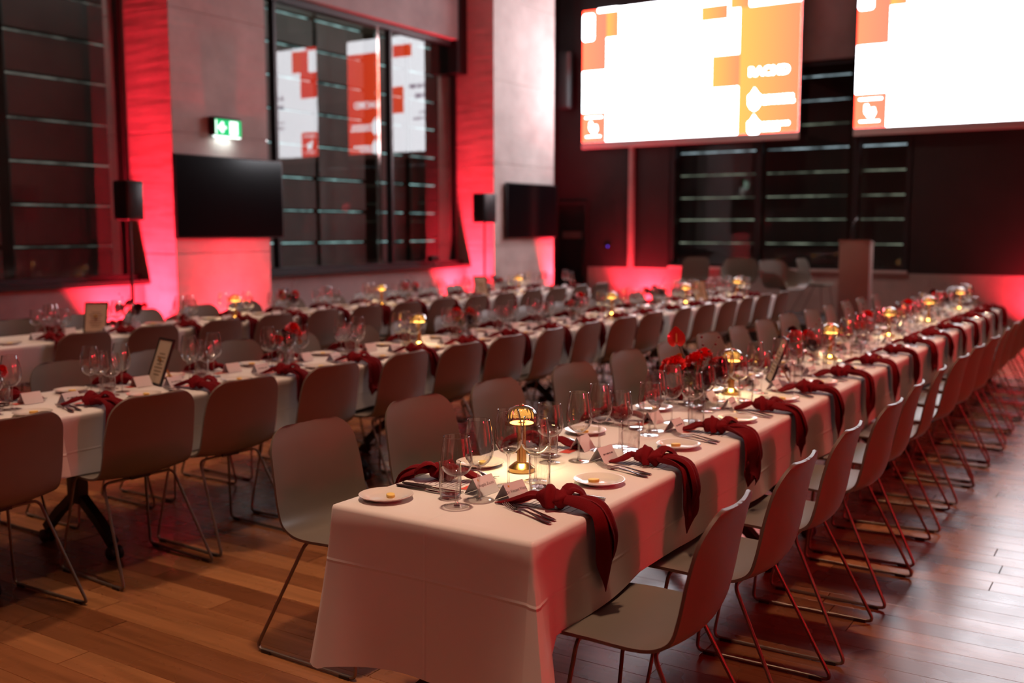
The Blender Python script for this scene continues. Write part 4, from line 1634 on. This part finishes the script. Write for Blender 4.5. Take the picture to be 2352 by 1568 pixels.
# ------------------------------------------------------------------ flowers
def pompon(R, rings, seed, mat, name):
    """dahlia: rings of cupped petals packed into a ball"""
    rr = random.Random(seed)
    m = MB()
    for k in range(rings):
        th = 0.18 + (1.75 - 0.18) * k / (rings - 1)
        n = max(5, int(5 + 13 * math.sin(th)))
        for i in range(n):
            ph = 2 * PI * (i + 0.5 * (k % 2)) / n + rr.uniform(-0.1, 0.1)
            d = Vector((math.sin(th) * math.cos(ph), math.sin(th) * math.sin(ph), math.cos(th)))
            s = Vector((-math.sin(ph), math.cos(ph), 0))
            u = s.cross(d).normalized()
            L = R * rr.uniform(0.9, 1.08)
            w = R * 0.27
            base = d * (R * 0.35)
            tip = d * L + u * (-0.10 * R)
            mid = d * (L * 0.78) - u * (0.02 * R)
            m.add([base, mid + s * w + d * 0.06 * R, tip, mid - s * w + d * 0.06 * R, mid - d * 0.10 * R], [(0, 1, 4), (1, 2, 4), (2, 3, 4), (3, 0, 4)])
    me = m.mesh(name, mat, True, 180)
    return me


def leaf_mesh(L, W, mat, name, bend=0.25):
    n = 6
    vs, fs = [], []
    for i in range(n + 1):
        q = i / n
        w = W * math.sin(PI * min(1, q * 0.95 + 0.03)) ** 0.8 * (1 - 0.25 * q)
        z = -bend * L * q * q
        vs += [(-w, L * q, z + 0.12 * w), (0, L * q, z - 0.10 * w), (w, L * q, z + 0.12 * w)]
    for i in range(n):
        a = i * 3
        fs += [(a, a + 1, a + 4, a + 3), (a + 1, a + 2, a + 5, a + 4)]
    return MB().add(vs, fs).mesh(name, mat, True, 180)


def spathe_mesh(R):
    """heart shaped anthurium spathe, slightly dished"""
    out = []
    for i in range(28):
        a = 2 * PI * i / 28
        b = (a + PI) % (2 * PI) - PI
        r = R * (0.82 + 0.10 * math.cos(a) - 0.34 * math.exp(-((a - PI) / 0.30) ** 2) + 0.30 * math.exp(-(b / 0.28) ** 2))
        out.append((r * math.sin(a) * 0.98, r * math.cos(a)))
    vs = [(0, 0, -0.10 * R)] + [(x, y, 0.10 * R * ((x * x + y * y) / R / R)) for x, y in out]
    mid = [(x * 0.55, y * 0.55, -0.05 * R) for x, y in out]
    vs += mid
    n = 28
    fs = []
    for i in range(n):
        j = (i + 1) % n
        fs.append((0, 1 + n + i, 1 + n + j))
        fs.append((1 + n + i, 1 + i, 1 + j, 1 + n + j))
    return MB().add(vs, fs).mesh('spathe', 'spathe', True, 180)


FL = {}
for sd_ in (0, 1):
    FL['dahlia%d' % sd_] = pompon(0.048, 7, sd_, 'petal_red', 'bloom')
    FL['dark%d' % sd_] = pompon(0.042, 7, sd_ + 5, 'petal_dark', 'bloom')
FL['small'] = pompon(0.020, 5, 9, 'petal_orange', 'bloom')
FL['rose'] = pompon(0.034, 6, 10, 'petal_red', 'bloom')
FL['leaf'] = leaf_mesh(0.11, 0.016, 'leaf', 'leaf')
FL['leaf_o'] = leaf_mesh(0.09, 0.013, 'leaf_olive', 'leaf')
FL['spathe'] = spathe_mesh(0.052)
FL['spadix'] = MB().tube([(0, 0, 0.0), (0, 0.004, 0.018), (0, 0.012, 0.040)], 0.0045, 8, 0.0022).mesh('spadix', 'spadix')
FL['berry'] = MB().lathe([(0.0, -0.006), (0.005, -0.003), (0.006, 0.0), (0.005, 0.004), (0.0, 0.006)], 8).mesh('berry', 'berry')


def aim(o, d, roll=0.0):
    q = Vector(d).to_track_quat('Z', 'Y')
    o.rotation_euler = (q.to_matrix().to_4x4() @ Matrix.Rotation(roll, 4, 'Z')).to_euler()


def vase(t):
    part('vase', MB().lathe([(0.0, 0.002), (0.036, 0.002), (0.038, 0.006), (0.038, 0.100)], 28), 'thin_glass', t, angle=60)
    part('vase_base', MB().lathe([(0.0, 0.0005), (0.036, 0.0005), (0.037, 0.003), (0.037, 0.010), (0.0, 0.009)], 24), 'solid_glass', t, angle=50)


def arrangement(x, y, seed, label, blooms, twig_dir=None, tall=None):
    """blooms: list of (kind, dx, dy, z)"""
    r = random.Random(seed)
    t = thing('flower_arrangement', label, 'flowers', (x, y, Z_C), 0, 'red flower arrangements on the tables')
    vase(t)
    neck = Vector((0, 0, 0.095))
    for kind, dx, dy, z in blooms:
        dx, dy = dx * 1.4, dy * 1.4
        p = Vector((dx, dy, z - 0.02))
        foot = Vector((-dx * 0.15 + r.uniform(-0.012, 0.012), -dy * 0.15 + r.uniform(-0.012, 0.012), 0.012))
        nk = neck + Vector((dx * 0.18, dy * 0.18, 0))
        st = part('stem', MB().tube(catmull([foot, nk, nk.lerp(p, 0.55) + Vector((0, 0, 0.012)), p], 3), 0.0022, 6), 'stem', t)
        d = (p - Vector((0, 0, 0.06))).normalized()
        if kind == 'anthurium':
            a = link('anthurium', FL['spathe'], t, p)
            face = Vector((-0.85, -0.50, 0.28))
            aim(a, face, r.uniform(-0.3, 0.3))
            s = link('spadix', FL['spadix'], a, (0, -0.012, 0.0))
            s.rotation_euler = (-0.9, 0, 0)
        else:
            b = link('bloom', FL[kind], t, p)
            aim(b, d + Vector((r.uniform(-.3, .3), r.uniform(-.3, .3), r.uniform(-.1, .3))), r.uniform(0, 6))
    for k in range(7):
        a = r.uniform(0, 2 * PI)
        p = neck + Vector((0.02 * math.cos(a), 0.02 * math.sin(a), r.uniform(0.0, 0.06)))
        lf = link('leaf', FL['leaf' if k % 3 else 'leaf_o'], t, p)
        dd = Vector((math.cos(a), math.sin(a), r.uniform(0.1, 1.1)))
        q = dd.to_track_quat('Y', 'Z')
        lf.rotation_euler = q.to_euler()
    if twig_dir:
        tw_d = Vector(twig_dir)
        pts = catmull([neck, neck + tw_d * 0.35 + Vector((0, 0, 0.02)), neck + tw_d * 0.7 + Vector((0.01, 0.01, 0.03)), neck + tw_d + Vector((0, 0, 0.035))], 3)
        tw = part('twig', MB().tube(pts, 0.0030, 6, 0.0014), 'twig', t)
        for k in range(8):
            q = pts[3 + k % (len(pts) - 3)]
            lf = link('twig_leaf', FL['leaf_o'], tw, q)
            lf.scale = (0.5, 0.45, 0.5)
            lf.rotation_euler = (r.uniform(-.6, .6), r.uniform(-1, 1), r.uniform(0, 6.28))
    if tall:
        for k in range(tall):
            a = r.uniform(0, 2 * PI)
            top = Vector((0.10 * math.cos(a), 0.10 * math.sin(a), r.uniform(0.26, 0.33)))
            tw = part('twig', MB().tube(catmull([neck, neck.lerp(top, 0.5) + Vector((0, 0, 0.02)), top], 3), 0.0016, 5, 0.0008), 'twig', t)
            for j in range(4):
                link('berry', FL['berry'], tw, neck.lerp(top, 0.55 + 0.15 * j) + Vector((r.uniform(-.012, .012), r.uniform(-.012, .012), 0.012)))
    return t

# ------------------------------------------------------------------ laying the tables
tall_glass = Proto(make_wine_glass('tall_wine_glass', 0.248, (0.104, 0.158, 0.0465), 0.0335))
round_glass = Proto(make_wine_glass('round_wine_glass', 0.212, (0.092, 0.132, 0.0480), 0.0385))
tumbler = Proto(make_tumbler())
plate = Proto(make_plate())
butter = Proto(make_butter())
fork = Proto(make_fork())
knife = Proto(make_knife())
card = Proto(make_card())
menu = Proto(make_menu())
napkins = [Proto(make_napkin(s)) for s in (1, 2, 3, 5, 8, 13)]
TT = {1: T1, 2: T2, 3: T3}
sr = random.Random(21)


YC = {1: 1.705, 2: 4.39, 3: 7.10}
def centre_x(px, py, tb):
    return on_y(px, py, YC[tb]).x


LAMP_XY = {1: [(2.86, 1.79), (4.80, 1.77), (6.45, 1.73), (8.05, 1.72), (9.55, 1.71), (11.2, 1.71)],
           2: [(2.05, 4.40)] + [(centre_x(px, py, 2), 4.40) for px, py in ((965, 785), (1407, 718), (1577, 685), (1695, 668))],
           3: [(centre_x(px, py, 3), 7.12) for px, py in ((545, 725), (880, 697), (1195, 668))]}
B1 = [('anthurium', -0.035, 0.060, 0.335), ('dahlia0', -0.01, 0.00, 0.235), ('dahlia1', 0.045, 0.03, 0.215), ('dark0', 0.02, -0.055, 0.175), ('rose', -0.045, 0.090, 0.19),
      ('dahlia0', -0.035, 0.075, 0.21), ('dark1', 0.085, -0.01, 0.165), ('rose', 0.09, -0.05, 0.20), ('small', 0.0, 0.06, 0.25), ('dark0', -0.05, -0.04, 0.15), ('dahlia1', 0.03, -0.01, 0.25),
      ('dark1', 0.06, -0.06, 0.21), ('dahlia0', 0.10, -0.03, 0.20), ('dahlia1', -0.055, 0.05, 0.22), ('dark0', 0.05, 0.05, 0.17)]
B2 = [('dahlia0', 0.0, -0.045, 0.235), ('dahlia1', 0.05, -0.01, 0.20), ('dark0', 0.03, 0.02, 0.165), ('dark1', -0.03, 0.02, 0.16), ('small', 0.075, -0.01, 0.15), ('rose', -0.06, -0.02, 0.18), ('dark0', 0.0, 0.0, 0.20)]
B3 = [('dahlia1', 0.05, -0.02, 0.20), ('dahlia0', -0.05, 0.0, 0.21), ('dark1', 0.0, 0.03, 0.23), ('dark0', 0.0, -0.05, 0.16), ('rose', 0.02, 0.05, 0.17), ('small', -0.08, -0.03, 0.17)]
B4 = [('dark0', 0.0, 0.0, 0.22), ('dark1', 0.055, 0.0, 0.19), ('dark0', -0.05, 0.02, 0.18), ('dark1', 0.0, -0.05, 0.17), ('dahlia0', -0.03, 0.05, 0.19), ('rose', 0.07, -0.04, 0.20)]
FLW = {1: [(4.34, B1), (5.90, B3), (7.25, B2), (8.60, B2), (10.30, B3)],
       2: [(2.47, B4), (centre_x(672, 835, 2), B2), (centre_x(1075, 770, 2), B3), (centre_x(1330, 725, 2), B2), (centre_x(1515, 695, 2), B4)],
       3: [(centre_x(310, 745, 3), B4), (centre_x(672, 712, 3), B3), (centre_x(950, 690, 3), B3), (centre_x(1140, 672, 3), B4)]}
FRAMES = ((1, 5.30, 0.04, 207, 'dark framed sign on a gold easel leg on the open-floor table'),
          (2, centre_x(372, 872, 2), 0.07, -105, 'tilted dark framed sign on the middle table far from the stage'),
          (2, centre_x(1612, 690, 2), 0.0, -35, 'framed sign on the middle table close to the stage'),
          (3, centre_x(1108, 680, 3), 0.0, -30, 'dark framed sign on the window table before the corner pier'),
          (3, 4.95, 0.0, -50, 'dark framed sign on the window table far from the stage'))
FLOWER_DY = 0.06
# what already stands on the table centres, so that glasses are set beside it: x, y, radius
TAKEN = {tb: [(x, y, 0.062) for x, y in LAMP_XY[tb]] + [(x, YC[tb] + FLOWER_DY, 0.048) for x, _ in FLW[tb]] +
         [(f[1], YC[tb] + f[2], 0.085) for f in FRAMES if f[0] == tb] for tb in (1, 2, 3)}


def free_spot(tb, x, y, r):
    """nudge a glass along the table until it clears its neighbours"""
    for k in range(60):
        dx = 0.006 * ((k + 1) // 2) * (1 if k % 2 else -1)
        for dy in (0.0, -0.03, 0.03, -0.06, 0.06):
            if all((x + dx - a) ** 2 + (y + dy - b) ** 2 > (r + c) ** 2 for a, b, c in TAKEN[tb]):
                TAKEN[tb].append((x + dx, y + dy, r))
                return x + dx, y + dy
    return x, y


def place_setting(tb, sd, k, x0):
    T = TT[tb]
    where = f'{nth(tb, sd, k)}, {SIDES[(tb, sd)]} of {TABLES[tb]}'
    grp = TABLES[tb]

    def W(x, y):
        return (x0 + x, T['y0'] + y) if sd > 0 else (x0 - x, T['y1'] - y)
    rz = 0.0 if sd > 0 else PI

    def at(pr, x, y, z, r, label, group, rad=0):
        X, Y = W(x, y)
        if rad:
            X, Y = free_spot(tb, X, Y, rad)
        return pr.place((X, Y, Z_C + z), rz + math.radians(r), label, group)
    j = lambda a: sr.uniform(-a, a)
    np_ = napkins[(k * 5 + tb * 2 + (sd > 0)) % 6]
    at(np_, j(0.015), 0.0, 0.0005, j(5), f'knotted burgundy napkin, {where}', f'burgundy napkins on {grp}')
    at(menu, 0.02 + j(0.01), 0.165, 0.0002, j(3), f'printed menu card under napkin, {where}', f'menu cards on {grp}')
    at(tall_glass, 0.145 + j(0.012), 0.372 - 0.02 * (sd < 0) + j(0.01), 0, j(90), f'tall wine glass, {where}', f'tall wine glasses on {grp}', 0.046)
    at(round_glass, 0.235 + j(0.012), 0.335 + j(0.01), 0, j(90), f'round wine glass, {where}', f'round wine glasses on {grp}', 0.047)
    at(tumbler, 0.160 + j(0.012), 0.300 + j(0.01), 0, j(90), f'water tumbler, {where}', f'water tumblers on {grp}', 0.036)
    if not (tb == 1 and k == 0):
        at(plate, -0.305 + j(0.01), 0.148 + j(0.012), 0, j(90), f'white bread plate, {where}', f'bread plates on {grp}')
        at(butter, -0.300 + j(0.018), 0.150 + j(0.018), 0.0053, j(90), f'yellow butter pat on bread plate, {where}', f'butter pats on {grp}')
    if not (tb == 1 and k == 0):
        at(card, -0.02 + j(0.012), 0.283 - 0.012 * (sd < 0), 0.0002, j(9), f'white folded place card, {where}', f'place cards on {grp}')
    if tb in (1, 2):
        a = -20 + j(4)
        at(fork, -0.165 + j(0.006), 0.045, 0.0005, a, f'outer steel fork, {where}', f'forks on {grp}')
        at(fork, -0.125 + j(0.006), 0.050, 0.0005, a + 4 + j(2), f'inner steel fork, {where}', f'forks on {grp}')
        at(knife, 0.118 + j(0.006), 0.035, 0.0002, j(3), f'inner table knife, {where}', f'table knives on {grp}')
        at(knife, 0.146 + j(0.006), 0.035, 0.0002, j(3), f'outer table knife, {where}', f'table knives on {grp}')


for (tb, sd), xs in SEATS.items():
    for k, x in enumerate(xs):
        place_setting(tb, sd, k, x)

# the two named place cards at the free end of the first table, and the corner plate
nc1 = make_card('Dr Vincent Wang')
nc1.location, nc1.rotation_euler = (2.545, 1.625, Z_C + 0.0002), (0, 0, math.radians(-6))
tag(nc1, 'white place card with a printed doctor\'s name beside the first burgundy napkin', 'place card', 'place cards on open-floor table')
nc2 = make_card('Angela Zucco')
nc2.location, nc2.rotation_euler = (2.555, 1.745, Z_C + 0.0002), (0, 0, math.radians(-4))
tag(nc2, 'white place card with a two-word name standing behind the tall glass at table end', 'place card', 'place cards on open-floor table')
plate.place((2.335, 1.950, Z_C), 0.3, 'white bread plate on the bare corner of the open-floor table', 'bread plates on ' + TABLES[1])
butter.place((2.345, 1.940, Z_C + 0.0053), 0.8, 'yellow butter pat on the corner bread plate of the open-floor table', 'butter pats on ' + TABLES[1])
plate.place((2.850, 1.955, Z_C), 0.3, 'white bread plate beside the brass lamp at the free table end', 'bread plates on ' + TABLES[1])
butter.place((2.860, 1.950, Z_C + 0.0053), 0.8, 'yellow butter pat on the plate beside the first brass lamp', 'butter pats on ' + TABLES[1])

# ------------------------------------------------------------------ lamps, flowers, framed signs on the table centres
lamp = Proto(make_lamp())


LAMP_E = 0.85
for tb, L in LAMP_XY.items():
    n = len(L)
    for k, (x, y) in enumerate(L):
        pos = (ORD[k] + ' from the free end') if tb == 1 else (ORD[n - 1 - k] + ' from the stage')
        lamp.place((x, y, Z_C), 0.3 * k, f'brass table lamp with fluted dome, {pos} on the {TABLES[tb]}', f'brass table lamps')
        area_light('lamp_glow', (x, y, Z_C + 0.1655), (x, y, 0), 0.078, LAMP_E, (1.0, 0.72, 0.36))

for tb, L in FLW.items():
    n = len(L)
    for k, (x, bl) in enumerate(L):
        pos = (ORD[k] + ' from the free end') if tb == 1 else (ORD[n - 1 - k] + ' from the stage')
        arrangement(x, YC[tb] + FLOWER_DY, tb * 10 + k, f'red flowers in a glass vase, {pos} on the {TABLES[tb]}', bl,
                    twig_dir=(0.20, -0.12, 0.0) if (tb == 1 and k == 0) else (0.08, 0.10, 0.05), tall=2 if k % 2 == 0 else 1)

frame = Proto(make_sign_frame())
for (tb, x, dy, rz, lab) in FRAMES:
    frame.place((x, YC[tb] + dy, Z_C), math.radians(rz), lab, 'framed signs on the tables')
